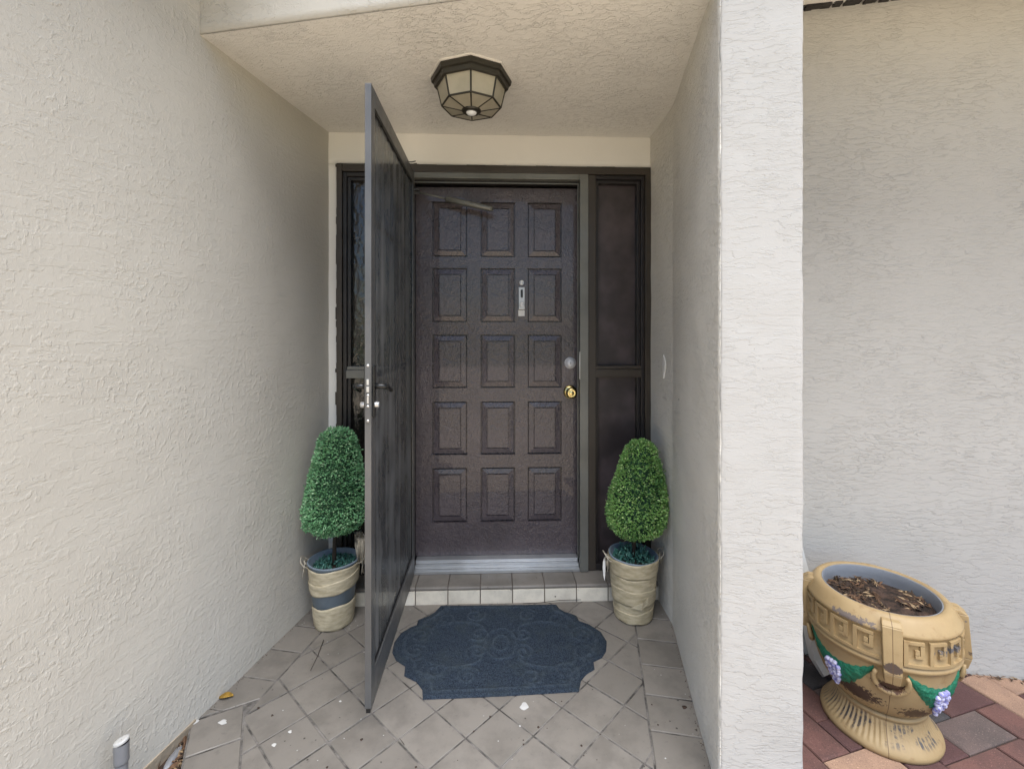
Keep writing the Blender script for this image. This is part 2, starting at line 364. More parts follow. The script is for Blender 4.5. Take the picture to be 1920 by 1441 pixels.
# side wall of the recess (one straight run, then the jog to the door)
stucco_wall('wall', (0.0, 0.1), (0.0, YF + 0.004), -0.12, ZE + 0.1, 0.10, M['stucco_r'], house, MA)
kb = MB_.inverted() @ A2W(0, 0)
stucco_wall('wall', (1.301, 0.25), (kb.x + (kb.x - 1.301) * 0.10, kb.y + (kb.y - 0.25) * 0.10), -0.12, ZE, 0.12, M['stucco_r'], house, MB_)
# pillar: uneven rounded corners
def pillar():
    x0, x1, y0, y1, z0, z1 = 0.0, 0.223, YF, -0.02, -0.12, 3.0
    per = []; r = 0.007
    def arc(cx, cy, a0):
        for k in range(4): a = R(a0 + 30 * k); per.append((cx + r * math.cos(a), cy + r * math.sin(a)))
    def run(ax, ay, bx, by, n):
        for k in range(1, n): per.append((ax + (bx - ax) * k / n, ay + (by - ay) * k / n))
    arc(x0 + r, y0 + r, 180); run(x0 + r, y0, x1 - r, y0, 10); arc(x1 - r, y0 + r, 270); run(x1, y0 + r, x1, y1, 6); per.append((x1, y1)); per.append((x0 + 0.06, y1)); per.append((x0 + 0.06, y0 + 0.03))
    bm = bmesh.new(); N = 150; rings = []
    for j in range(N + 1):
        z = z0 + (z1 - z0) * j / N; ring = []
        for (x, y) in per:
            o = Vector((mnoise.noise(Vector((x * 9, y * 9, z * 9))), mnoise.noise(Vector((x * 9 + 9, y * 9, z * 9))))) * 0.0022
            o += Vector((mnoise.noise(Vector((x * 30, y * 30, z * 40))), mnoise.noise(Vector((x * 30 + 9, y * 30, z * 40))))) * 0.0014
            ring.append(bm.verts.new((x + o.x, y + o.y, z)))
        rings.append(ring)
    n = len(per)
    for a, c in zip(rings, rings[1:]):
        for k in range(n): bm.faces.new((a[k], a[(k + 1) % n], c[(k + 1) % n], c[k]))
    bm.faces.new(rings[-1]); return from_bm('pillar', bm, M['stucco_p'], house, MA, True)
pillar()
# header over the recess and the recess ceiling
stucco_wall('header', (XL - 0.02, YF), (0.055, YF), ZC + 0.004, 3.1, 0.14, M['stucco_f'], house, MA)
def ceiling():
    bm = bmesh.new(); x0, x1, y0, y1 = XL - 0.05, 0.06, YF + 0.002, 0.95; nx, ny = 60, 60
    g_ = [[bm.verts.new((x0 + (x1 - x0) * i / nx, y0 + (y1 - y0) * j / ny, ZC + mnoise.noise(Vector((i * 0.2, j * 0.2, 3))) * 0.0015)) for i in range(nx + 1)] for j in range(ny + 1)]
    for j in range(ny):
        for i in range(nx): bm.faces.new((g_[j][i], g_[j + 1][i], g_[j + 1][i + 1], g_[j][i + 1]))
    for z in (0.05,):
        a = [bm.verts.new((x, y, ZC + z)) for x, y in ((x0, y0), (x1, y0), (x1, y1), (x0, y1))]; bm.faces.new(a)
    return from_bm('ceiling', bm, M['stucco_c'], house, MA, True)
ceiling()
# wall round the door (B frame): strip above, strips beside
stucco_wall('door_wall', (-0.52, 0.0), (1.36, 0.0), 2.302, ZC + 0.02, 0.2, M['stucco_s'], house, MB_)
stucco_wall('door_wall', (-0.52, 0.001), (-0.412, 0.001), 0.0, 2.305, 0.2, M['stucco_s'], house, MB_)
# eaves and roof
box('eave_soffit', -4.5, 8, -0.98, -0.075, ZE, ZE + 0.03, M['stucco_s'], house, MA)
box('eave_soffit', -4.5, XL + 0.30, -2.0, -0.982, ZE, ZE + 0.03, M['stucco_s'], house, MA)
bm = bmesh.new()
for x0, x1, y0 in ((-4.5, 8.0, -1.0),): 
    vs_ = [bm.verts.new(p) for p in ((x0, y0, ZE + 0.031), (x1, y0, ZE + 0.031), (x1, y0, ZE + 0.19), (x0, y0, ZE + 0.19), (x0, 5.5, 4.9), (x1, 5.5, 4.9), (x0, 11.5, ZE + 0.1), (x1, 11.5, ZE + 0.1), (x0, 11.5, ZE), (x1, 11.5, ZE))]
    for f in ((0, 1, 2, 3), (3, 2, 5, 4), (4, 5, 7, 6), (6, 7, 9, 8), (0, 3, 4, 6, 8), (1, 9, 7, 5, 2), (0, 8, 9, 1)): bm.faces.new([vs_[i] for i in f])
from_bm('roof', bm, M['roof'], house, MA)
bm = bmesh.new()
vs_ = [bm.verts.new(p) for p in ((XL + 0.31, -2.05, ZE + 0.032), (XL + 0.31, -1.01, ZE + 0.032), (XL + 0.31, -2.05, ZE + 0.19), (XL + 0.31, -1.01, ZE + 0.19), (-4.5, -2.05, 3.9), (-4.5, -1.01, 3.9), (-4.5, -2.05, ZE + 0.032), (-4.5, -1.01, ZE + 0.032))]
for f in ((0, 1, 3, 2), (2, 3, 5, 4), (4, 5, 7, 6), (0, 2, 4, 6), (1, 7, 5, 3), (0, 6, 7, 1)): bm.faces.new([vs_[i] for i in f])
from_bm('roof', bm, M['roof'], house, MA)
# ragged caulk gap between wall top and soffit
bm = bmesh.new()
x = 0.25
while x < 3.0:
    wd = random.uniform(0.01, 0.05); bbox(bm, x, x + wd, -0.09 - random.uniform(0, 0.004), -0.05, ZE - random.uniform(0.004, 0.011), ZE - 0.001); x += wd + random.choice((0.0, 0.0, 0.012))
from_bm('caulk_gap', bm, M['darkwood'], house, MA)
# interior backing, so the panes look into a dark hall
box('hall_wall', -0.9, 1.8, 0.9, 0.95, 0, 2.6, M['darkwood'], house, MB_)
box('hall_floor', -0.9, 1.8, 0.2, 0.95, 0.02, 0.06, M['darkwood'], house, MB_)

# door frame ---------------------------------------------------------
ZS = 0.086        # step top
frame = boxes('door_frame', [(-0.415, -0.386, -0.012, 0.15, ZS + 0.002, 2.303), (1.262, 1.304, -0.012, 0.15, ZS + 0.002, 2.303), (-0.385, 1.261, -0.0115, 0.15, 2.262, 2.3025)], M['brown'], house, MB_, 0.003)
pieces('inner_jamb', [(-0.385, -0.366, 0.004, 0.12, ZS + 0.03, 2.261), (1.243, 1.2615, 0.004, 0.12, ZS + 0.03, 2.261), (-0.365, -0.096, 0.004, 0.12, 2.240, 2.2605), (0.991, 1.2425, 0.004, 0.12, 2.240, 2.2605)], M['darkwood'], frame, None, 0.002)
boxes('mullion', [(-0.095, -0.046, -0.002, 0.15, ZS + 0.004, 2.261)], M['brown'], frame, None, 0.003)
boxes('mullion', [(0.946, 0.990, -0.002, 0.15, ZS + 0.004, 2.261)], M['brown'], frame, None, 0.003)
pieces('storm_frame', [(-0.045, -0.004, -0.014, 0.03, ZS + 0.003, 2.2605), (0.900, 0.9455, -0.014, 0.03, ZS + 0.003, 2.2605), (-0.0035, 0.8995, -0.0135, 0.03, 2.230, 2.260)], M['alu'], frame, None, 0.002)
pieces('stop', [(-0.045, -0.012, 0.031, 0.15, ZS + 0.05, 2.26), (0.912, 0.945, 0.031, 0.15, ZS + 0.05, 2.26), (-0.0115, 0.9115, 0.031, 0.15, 2.222, 2.259)], M['darkwood'], frame, None, 0.002)
pieces('weatherstrip', [(-0.010, 0.897, 0.02, 0.026, 2.214, 2.2195), (0.892, 0.8965, 0.02, 0.026, 0.15, 2.213)], M['alu'], frame)
th = boxes('threshold', [(-0.003, 0.899, -0.010, 0.12, ZS + 0.001, 0.106)], M['silver'], frame, None, 0.003)
pieces('ridge', [(-0.002, 0.898, 0.012, 0.12, 0.107, 0.122), (-0.002, 0.898, 0.040, 0.12, 0.123, 0.140)], M['silver'], frame, None, 0.003)
bm = bmesh.new()   # strike plate
bbox(bm, 0.8965, 0.9, -0.0165, -0.0005, 1.14, 1.29, 0.001); from_bm('strike_plate', bm, M['steel'], frame)
# chipped paint edge along the frame
bm = bmesh.new()
for side, xb in ((-1, -0.4155), (1, 1.3005)):
    z = 0.12
    while z < 2.29:
        hgt = random.uniform(0.02, 0.09); wd = random.choice((0.001, 0.002, 0.003, 0.006)) * random.uniform(0.5, 1.3)
        if side < 0: bbox(bm, xb - wd, xb + 0.001, -0.0055, -0.001, z, min(z + hgt, 2.3))
        z += hgt * random.uniform(0.9, 1.6)
bmx = bm; o = from_bm('paint_edge', bm, M['brown'], frame); o['kind'] = 'stuff'; bm = bmesh.new()
x = -0.4
while x < 1.29:
    L = random.uniform(0.03, 0.12); bbox(bm, x, x + L, -0.0056, -0.001, 2.3025, 2.3035 + random.choice((0, 0.001, 0.002))); x += L * random.uniform(0.9, 1.5)
o = from_bm('paint_edge', bm, M['brown'], frame); o['kind'] = 'stuff'
# sidelights ----------------------------------------------------------
for (x0, x1, gm, lab) in ((-0.366, -0.0955, 'glass_l', 'sidelight of rippled dark glass behind the storm door'), (0.9905, 1.243, 'glass_r', 'dark brown sidelight right of the front door')):
    s = boxes('sidelight', [(x0, x0 + 0.018, 0.02, 0.10, ZS + 0.036, 2.239), (x1 - 0.018, x1, 0.02, 0.10, ZS + 0.036, 2.239), (x0 + 0.0185, x1 - 0.0185, 0.02, 0.10, 2.222, 2.239), (x0, x1, 0.0, 0.11, ZS + 0.002, ZS + 0.035)], M['darkwood'], house, MB_, 0.002)
    s['label'] = lab
    boxes('rail', [(x0 - 0.002, x1 + 0.002, -0.001, 0.10, 1.148, 1.192), (x0, x1, 0.006, 0.10, 1.1925, 1.212)], M['brown'] if gm == 'glass_r' else M['alu'], s, None, 0.003)
    box('pane', x0 + 0.0185, x1 - 0.0185, 0.055, 0.061, 1.2125, 2.2215, M[gm], s)
    box('pane', x0 + 0.0185, x1 - 0.0185, 0.055, 0.061, ZS + 0.0355, 1.1475, M[gm], s)
# wall marks
cp = [(-0.048, 0), (-0.02, 0.006), (0.0, 0.010), (0.03, 0.011), (0.055, 0.006), (0.072, 0.0), (0.02, -0.004), (-0.03, -0.003)]
q = MB_.inverted() @ A2W(0, 0)
bm = bmesh.new(); f0 = [bm.verts.new((0.006, a[1] * 2.4, a[0])) for a in cp]; f1 = [bm.verts.new((-0.002, a[1] * 2.4, a[0])) for a in cp]
bm.faces.new(f0); bm.faces.new(f1[::-1])
for i in range(len(cp)): bm.faces.new((f0[i], f0[(i + 1) % 8], f1[(i + 1) % 8], f1[i]))
tdir = Vector((q.x - 1.301, q.y - 0.25)); 
pos = MB_ @ Vector((1.301 + tdir.x * 0.80, 0.25 + tdir.y * 0.80, 1.212))
from_bm('plaster_chip', bm, M['ivory'], house, Matrix.Translation(pos) @ Matrix.Rotation(R(180 + 2), 4, 'Z'))
bm = bmesh.new(); bmesh.ops.create_icosphere(bm, subdivisions=1, radius=0.006)
from_bm('screw_hole', bm, M['black'], house, MA @ Matrix.Translation((0.0, -0.17, 1.10)) @ Matrix.Diagonal((0.3, 0.7, 1.3, 1)))

# step -----------------------------------------------------------------
YS = -0.135
step = box('step', -0.55, 1.40, YS + 0.008, 0.19, -0.05, ZS - 0.008, M['rgrout'], house, MB_)
pit, x = 0.1665, 0.026 - 4 * 0.1665
while x < 1.4:
    a, c = max(x, -0.56) + 0.0025, min(x + pit, 1.38) - 0.0025
    if c - a > 0.02:
        bm = bmesh.new(); dz = random.uniform(-0.0006, 0.0006)
        prof = [(0.012, ZS - 0.012), (YS + 0.0015, ZS - 0.012)] ; 
        # bullnose tread tile
        pr = [(0.10, ZS - 0.009), (YS + 0.001, ZS - 0.015), (YS + 0.0012, ZS - 0.008), (YS + 0.005, ZS - 0.002), (YS + 0.012, ZS), (0.10, ZS)]
        l = [bm.verts.new((a, y_, z_ + dz)) for y_, z_ in pr]; r_ = [bm.verts.new((c, y_, z_ + dz)) for y_, z_ in pr]
        for k in range(6): bm.faces.new((l[k], l[(k + 1) % 6], r_[(k + 1) % 6], r_[k]))
        bm.faces.new(l[::-1]); bm.faces.new(r_)
        from_bm('tread_tile', bm, M['tile'], step)
        box('riser_tile', a, c, YS + random.uniform(0, 0.001), YS + 0.012, -0.004, ZS - 0.0195, M['riser'], step, None, 0.0015)
    x += pit

# ------------------------------------------------------------------ porch floor: diagonal tiles with a straight border
fl = empty('porch_floor'); tag(fl, kind='structure')
e0 = Vector((-1.152, 1.658)); ed = Vector((0.097, -0.185)).normalized(); en = Vector((-ed.y, ed.x)) * 1.0   # slab edge that runs away from the left wall
LA = lambda ax, ay: A2W(ax, ay).to_2d()
P = 0.165
a_n = (MA.to_3x3() @ Vector((1, 0, 0))).to_2d()
b_y = (MB_.to_3x3() @ Vector((0, 1, 0))).to_2d()
YN = 1.15
p_l = LA(XL + 0.155, 0); p_r = LA(-0.175, 0); p_s = B2W(0, YS).to_2d()
ei = e0 + en * P
def field(poly):
    poly = clip(poly, p_l.x, p_l.y, a_n.x, a_n.y); 
    if len(poly) > 2: poly = clip(poly, p_r.x, p_r.y, -a_n.x, -a_n.y)
    if len(poly) > 2: poly = clip(poly, p_s.x, p_s.y, -b_y.x, -b_y.y)
    if len(poly) > 2: poly = clip(poly, ei.x, ei.y, en.x, en.y)
    if len(poly) > 2: poly = clip(poly, 0, YN, 0, 1)
    return poly
def put_tile(poly):
    if len(poly) < 3 or area(poly) < 2.5e-4: return
    q_ = inset(poly, 0.0034)
    if len(q_) >= 3 and area(q_) > 1.5e-4: prism('tile', q_, -0.011, random.uniform(-0.0008, 0.0006), M['tile'], fl, 0.0018, 0.004)
th_ = R(2.2 - 45); u = Vector((math.cos(th_), math.sin(th_))) * P; v_ = Vector((-math.sin(th_), math.cos(th_))) * P
o0 = Vector((0.074, 1.597))
for i in range(-16, 17):
    for j in range(-16, 17):
        c0 = o0 + u * i + v_ * j
        if c0.y < -0.2 or c0.y > 2.9 or abs(c0.x) > 2.2: continue
        put_tile(field([tuple(c0), tuple(c0 + u), tuple(c0 + u + v_), tuple(c0 + v_)]))
for k in range(-2, 14):                    # right border
    y1 = -0.128 + P - k * P; 
    poly = [tuple(LA(-0.175, y1 - P)), tuple(LA(0.004, y1 - P)), tuple(LA(0.004, y1)), tuple(LA(-0.175, y1))]
    poly = clip(poly, p_s.x, p_s.y, -b_y.x, -b_y.y)
    if len(poly) > 2: poly = clip(poly, 0, YN, 0, 1)
    put_tile(poly)
for k in range(-3, 6):                     # left border
    y1 = -0.485 + P - k * P
    poly = [tuple(LA(XL - 0.004, y1 - P)), tuple(LA(XL + 0.155, y1 - P)), tuple(LA(XL + 0.155, y1)), tuple(LA(XL - 0.004, y1))]
    poly = clip(poly, p_s.x, p_s.y, -b_y.x, -b_y.y)
    if len(poly) > 2: poly = clip(poly, e0.x, e0.y, -ed.x, -ed.y)
    put_tile(poly)
for k in range(0, 9):                      # border along the free slab edge
    a = e0 + ed * (k * 0.163 + 0.004); c = a + ed * 0.163
    poly = [tuple(a), tuple(c), tuple(c + en * P), tuple(a + en * P)]
    poly = clip(poly, LA(XL, 0).x, LA(XL, 0).y, a_n.x, a_n.y)
    if len(poly) > 2: poly = clip(poly, 0, YN, 0, 1)
    put_tile(poly)
# slab with grout
sl = [tuple(B2W(-0.6, YS + 0.02).to_2d()), tuple(LA(XL - 0.01, -0.8)), tuple(e0 - en * 0.003), tuple(e0 - en * 0.003 + ed * 0.58), (0.50, YN - 0.01), tuple(LA(0.004, YF - 0.0)), tuple(LA(0.02, 0)), tuple(B2W(1.4, YS + 0.02).to_2d())]
bm = bmesh.new(); t_ = [bm.verts.new((p[0], p[1], -0.0035)) for p in sl]; b_ = [bm.verts.new((p[0], p[1], -0.1)) for p in sl]
bm.faces.new(t_)
for i in range(len(sl)): bm.faces.new((t_[i], t_[(i + 1) % len(sl)], b_[(i + 1) % len(sl)], b_[i]))
from_bm('grout_bed', bm, M['grout'], fl)
M['spot'] = paint('old_paint_drop', (0.50, 0.495, 0.48), 0.7, 0.4, 200, 0.001, wear_or_highlight=(0.28, 0.265, 0.25))
# paint spots on the tiles
def splat(px, py, r, mat, name='paint_spot', sy=1.0):
    Z = 1.39 * F / (py - 625); X = (px - 960) / F * Z
    n = 14; poly = [(X + r * (1 + 0.25 * math.sin(3 * a + px) + random.uniform(-.12, .12)) * math.cos(a), Z + sy * r * (1 + 0.2 * math.cos(2 * a + py)) * math.sin(a)) for a in [2 * math.pi * k / n for k in range(n)]]
    prism(name, poly, -0.001, 0.0016, mat, fl, 0.0004)
splat(983, 1323, 0.015, M['spot']); splat(418, 1353, 0.014, M['spot'], sy=.7); splat(544, 1371, 0.006, M['spot']); splat(514, 1396, 0.007, M['spot']); splat(365, 1352, 0.012, M['spot'])
for k in range(26): splat(random.uniform(480, 1260), random.uniform(1290, 1440), random.uniform(0.0012, 0.0045), random.choice((M['spot'], M['soil'], M['soil'])))
splat(1283, 1325, .008, M['soil'])

# ------------------------------------------------------------------ paver walkway right of the pillar
pv = box('paver_walkway', 0.16, 4.5, -1.5, -0.02, -0.25, ZP - 0.008, M['sand'], None, MA); tag(pv, kind='structure')
SB = 0.1245; pr_ = R(16.5); po = Vector((1.545, 1.555)); pu = Vector((math.cos(pr_), math.sin(pr_))) * SB; pw = Vector((-pu.y, pu.x))
iv = MA.inverted()
wy = A2W(0, -0.062); an_y = (MA.to_3x3() @ Vector((0, 1, 0))).to_2d()
pick = {}
def paver(i, j, di, dj):
    c0 = po + pu * i + pw * j; a = c0; poly = [tuple(a), tuple(a + pu * di), tuple(a + pu * di + pw * dj), tuple(a + pw * dj)]
    m_ = c0 + pu * di / 2 + pw * dj / 2
    la = iv @ Vector((m_.x, m_.y, 0))
    if la.x < -0.1 or la.x > 2.6 or la.y < -1.35 or la.y > 0.15: return
    poly = clip(poly, wy.x, wy.y, -an_y.x, -an_y.y)
    if len(poly) > 2: pc = A2W(0.226, 0); poly = clip(poly, pc.x, pc.y, a_n.x, a_n.y)
    if len(poly) < 3 or area(poly) < 4e-4: return
    q_ = inset(poly, 0.0022)
    if len(q_) < 3: return
    rr = random.Random(i * 131 + j * 7 + 5)
    mt = pick.get((i, j)) 
    for (tx_, ty_, tm) in ((1.93, 1.84, 2), (1.83, 1.78, 1), (1.62, 1.74, 3), (1.04, 1.53, 2), (1.12, 1.63, 0), (1.68, 1.63, 4), (1.20, 1.86, 3), (1.9, 1.95, 1), (1.72, 1.50, 0), (1.6, 1.49, 0)):
        dd = (Vector((tx_, ty_)) - c0); aa, bb = dd.dot(pu) / SB ** 2, dd.dot(pw) / SB ** 2
        if 0 <= aa <= di and 0 <= bb <= dj: mt = tm
    if mt is None: mt = rr.choices(range(5), (5, 4, 0.5, 1.2, 2))[0]
    q_ = [((x - A_O.x), (y - A_O.y)) for x, y in q_]
    ci, si = math.cos(R(10.2)), math.sin(R(10.2)); q_ = [(x * ci - y * si, x * si + y * ci) for x, y in q_]
    prism('paver', q_, ZP - 0.03, ZP + rr.uniform(-0.001, 0.0015), PAV[mt], pv, 0.004, 0.006)
for i in range(-26, 26):
    for j in range(-26, 26):
        k = (i - j) % 4
        if k == 0: paver(i, j, 2, 1)
        elif k == 3: paver(i, j, 1, 2)

# ------------------------------------------------------------------ front door
DY = 0.09
door = empty('front_door', MB_); tag(door, 'dark purplish brown front door with fifteen raised panels', 'door')
xs = [-0.010, 0.084, 0.279, 0.354, 0.549, 0.619, 0.813, 0.908]
zs = [0.142, 0.326, 0.633, 0.706, 1.007, 1.083, 1.384, 1.453, 1.758, 1.821, 2.131, 2.212]
bm = bmesh.new(); V = {}
def gv(i, j): 
    if (i, j) not in V: V[i, j] = bm.verts.new((xs[i], DY, zs[j]))
    return V[i, j]
def pan(i, j): return i in (1, 3, 5) and j % 2 == 1
for i in range(7):
    for j in range(11):
        if not pan(i, j): bm.faces.new((gv(i, j), gv(i + 1, j), gv(i + 1, j + 1), gv(i, j + 1)))
        else:
            c = [gv(i, j), gv(i + 1, j), gv(i + 1, j + 1), gv(i, j + 1)]; d = [bm.verts.new(q_.co + Vector((0, 0.027, 0))) for q_ in c]
            for k in range(4): bm.faces.new((c[k], c[(k + 1) % 4], d[(k + 1) % 4], d[k]))
B0 = [(xs[0], zs[0]), (xs[7], zs[0]), (xs[7], zs[11]), (xs[0], zs[11])]
bk = [bm.verts.new((x, DY + 0.044, z)) for x, z in B0]; bm.faces.new(bk[::-1])
edge = [[gv(i, 0) for i in range(8)], [gv(7, j) for j in range(12)], [gv(i, 11) for i in range(7, -1, -1)], [gv(0, j) for j in range(11, -1, -1)]]
for k in range(4): bm.faces.new(edge[k][::-1] + [bk[k], bk[(k + 1) % 4]])
from_bm('slab', bm, M['door'], door)
for j in (1, 3, 5, 7, 9):
    for i in (1, 3, 5):
        x0, x1, z0, z1 = xs[i] + 0.0006, xs[i + 1] - 0.0006, zs[j] + 0.0006, zs[j + 1] - 0.0006
        cx, cz = (x0 + x1) / 2, (z0 + z1) / 2; v = []; fc = []
        rings = [(0, 0.024), (0.0055, 0.024), (0.0075, 0.009), (0.033, 0.0040), (0.0345, 0.013), (0.0382, 0.013), (0.040, 0.0030)]
        for ins, d in rings: v += [(x0 + ins - cx, d, z0 + ins - cz), (x1 - ins - cx, d, z0 + ins - cz), (x1 - ins - cx, d, z1 - ins - cz), (x0 + ins - cx, d, z1 - ins - cz)]
        for r_ in range(len(rings) - 1):
            for k in range(4): fc.append((r_ * 4 + k, r_ * 4 + (k + 1) % 4, r_ * 4 + 4 + (k + 1) % 4, r_ * 4 + 4 + k))
        n = len(rings) * 4; fc.append((n - 4, n - 3, n - 2, n - 1))
        pydata('panel', v, fc, M['door'], door, Matrix.Translation((cx, DY, cz)))
# hardware: viewer plate, deadbolt, knob.  axis -y
RX = Matrix.Rotation(R(90), 4, 'X')
vp = box('viewer_plate', 0.568, 0.604, DY - 0.012, DY - 0.0005, 1.525, 1.652, M['greyv'], door, None, 0.004)
bm = bmesh.new(); bbox(bm, 0.580, 0.592, DY - 0.0145, DY - 0.011, 1.592, 1.637, 0.003); from_bm('viewer_slot', bm, M['black'], vp)
lathe('viewer_lens', [(0.001, 0.016), (0.006, 0.0155), (0.009, 0.013), (0.010, 0.017), (0.0145, 0.017), (0.0145, 0.010)], M['steel'], vp, Matrix.Translation((0.587, DY, 1.553)) @ RX, 20)
lathe('peephole', [(0.001, 0.006), (0.006, 0.0055), (0.008, 0.004), (0.009, 0.009), (0.014, 0.008), (0.015, 0.0)], M['steel'], door, Matrix.Translation((0.586, DY, 1.677)) @ RX, 20)
box('label_patch', 0.567, 0.603, DY - 0.0012, DY - 0.0002, 1.488, 1.522, M['ivory'], door)
M['bolt'] = paint('satin_deadbolt', (0.62, 0.62, 0.64), 0.5, 0.05, 60, 0.0004, metallic=0.25)
db = lathe('deadbolt', [(0.001, 0.020), (0.019, 0.020), (0.0215, 0.018), (0.0225, 0.010), (0.028, 0.009), (0.0325, 0.004), (0.0335, 0.0005)], M['bolt'], door, Matrix.Translation((0.862, DY, 1.223)) @ RX, 28)
box('keyhole', 0.8605, 0.8635, DY - 0.0207, DY - 0.019, 1.216, 1.230, M['black'], db, Matrix.Translation((-0.862, 0, -1.223)) if False else (Matrix.Translation((0.862, DY, 1.223)) @ RX).inverted())
kn = lathe('knob', [(0.001, 0.062), (0.012, 0.0615), (0.0135, 0.060), (0.017, 0.063), (0.025, 0.060), (0.0315, 0.050), (0.0315, 0.040), (0.024, 0.030), (0.014, 0.024), (0.014, 0.012), (0.026, 0.010), (0.036, 0.005), (0.039, 0.0005)], M['brass'], door, Matrix.Translation((0.862, DY, 1.058)) @ RX, 32)
box('keyhole', 0.8607, 0.8633, DY - 0.0625, DY - 0.060, 1.052, 1.064, M['black'], kn, (Matrix.Translation((0.862, DY, 1.058)) @ RX).inverted())

# ------------------------------------------------------------------ storm door, swung open
MS = Matrix.Translation((-0.526, 2.488, 0)) @ Matrix.Rotation(R(-87.5), 4, 'Z')
sd = empty('storm_door', MS); tag(sd, 'tall dark grey storm door swung open towards the viewer with dusty pane', 'storm door')
W_, z0, z1, T = 0.892, 0.092, 2.256, 0.0225
for nm, bb in (('stile', (0.0, 0.045, -T, 0, z0, z1)), ('stile', (W_ - 0.05, W_, -T, 0, z0, z1)), ('top_rail', (0.0455, W_ - 0.0505, -T, 0, z1 - 0.062, z1)), ('bottom_rail', (0.0455, W_ - 0.0505, -T, 0, z0, z0 + 0.11)), ):
    box(nm, *bb, M['bronze'], sd, None, 0.0015)
box('crossbar', 0.0455, W_ - 0.0505, -T + 0.003, -0.0125, 1.790, 1.812, M['bronze'], sd, None, 0.001)
box('crossbar', 0.0455, W_ - 0.0505, -T + 0.003, -0.0125, 1.225, 1.247, M['bronze'], sd, None, 0.001)
pieces('bead', [(0.0455, 0.053, -T + 0.004, -0.0035, z0 + 0.1105, z1 - 0.0625), (W_ - 0.058, W_ - 0.0505, -T + 0.004, -0.0035, z0 + 0.1105, z1 - 0.0625), (0.0535, W_ - 0.0585, -T + 0.004, -0.0035, z1 - 0.070, z1 - 0.0625), (0.0535, W_ - 0.0585, -T + 0.004, -0.0035, z0 + 0.1105, z0 + 0.118)], M['black'], sd)
box('pane', 0.0535, W_ - 0.0585, -0.0118, -0.0095, z0 + 0.1185, z1 - 0.0705, M['storm'], sd)
boxes('sweep', [(0.002, W_ - 0.002, -T + 0.004, -0.004, z0 - 0.016, z0 - 0.0005)], M['black'], sd)
# mortise lock on the free edge
lp = box('lock_plate', W_ - 0.0005, W_ + 0.0018, -T + 0.003, -0.003, 1.078, 1.288, M['bronze'], sd, None, 0.0008)
yc = -T / 2
pieces('latch', [(W_ + 0.001, W_ + 0.0045, yc - 0.004, yc + 0.004, 1.212, 1.232), (W_ + 0.001, W_ + 0.004, yc - 0.0045, yc + 0.0045, 1.187, 1.207), (W_ + 0.001, W_ + 0.003, yc - 0.003, yc + 0.003, 1.148, 1.172)], M['steel'], lp, None, 0.0008)
bm = bmesh.new()
for z in (1.279, 1.176, 1.138, 1.088):
    lathe_bm(bm, [(0.0005, 0.0032), (0.0035, 0.003), (0.005, 0.001)], 10, tr=Matrix.Translation((W_ + 0.001, yc, z)) @ Matrix.Rotation(R(90), 4, 'Y'))
from_bm('screw', bm, M['steel'], lp, None, True)
for sgn, y0 in ((1, 0.0), (-1, -T)):
    hd = boxes('handle', [(W_ - 0.040, W_ - 0.014, y0 + (0.0003 if sgn > 0 else -0.0075), y0 + (0.0075 if sgn > 0 else -0.0003), 1.098, 1.278)], M['black'], sd, None, 0.003)
    tube('lever', [(W_ - 0.027, y0, 1.205), (W_ - 0.027, y0 + sgn * 0.030, 1.205), (W_ - 0.030, y0 + sgn * 0.040, 1.204), (W_ - 0.060, y0 + sgn * 0.046, 1.196), (W_ - 0.105, y0 + sgn * 0.046, 1.180)], [0.010, 0.0095, 0.010, 0.0085, 0.007], M['black'], hd, None, 10)
    lathe('cylinder', [(0.0105, 0.0), (0.0105, 0.013), (0.008, 0.0145), (0.001, 0.0145)], M['steel'], hd, Matrix.Translation((W_ - 0.027, y0 + sgn * 0.007, 1.140)) @ Matrix.Rotation(R(-90 * sgn), 4, 'X'), 16)
# spring prongs on top near the hinge
for dx in (0.0, 0.03):
    tube('prong', [(0.16 + dx, -0.008, z1 - 0.004), (0.16 + dx, 0.004, z1 - 0.012), (0.155 + dx, 0.018, z1 - 0.010), (0.150 + dx, 0.036, z1 - 0.004)], 0.003, M['bronze'], sd)
# closer tube, hanging between the hinge jamb and the front door
cl = empty('door_closer', MB_); tag(cl, 'grey pneumatic closer tube slanting across the top of the front door', 'door closer')
c0, c1, c2 = Vector((-0.003, 0.018, 2.165)), Vector((0.17, 0.012, 2.124)), Vector((0.425, 0.004, 2.068))
tube('rod', [c0, c1], 0.0055, M['alu'], cl)
tube('cylinder', [c1 - (c2 - c1) * 0.02, c1, c1 + (c2 - c1) * 0.93, c2], [0.011, 0.0165, 0.0165, 0.010], M['alu'], cl, None, 14)
boxes('bracket', [(-0.0035, 0.022, 0.008, 0.029, 2.150, 2.156), (-0.0035, 0.022, 0.008, 0.029, 2.172, 2.178), (-0.0035, 0.0, 0.008, 0.029, 2.1565, 2.1715)], M['bronze'], cl, None, 0.001)

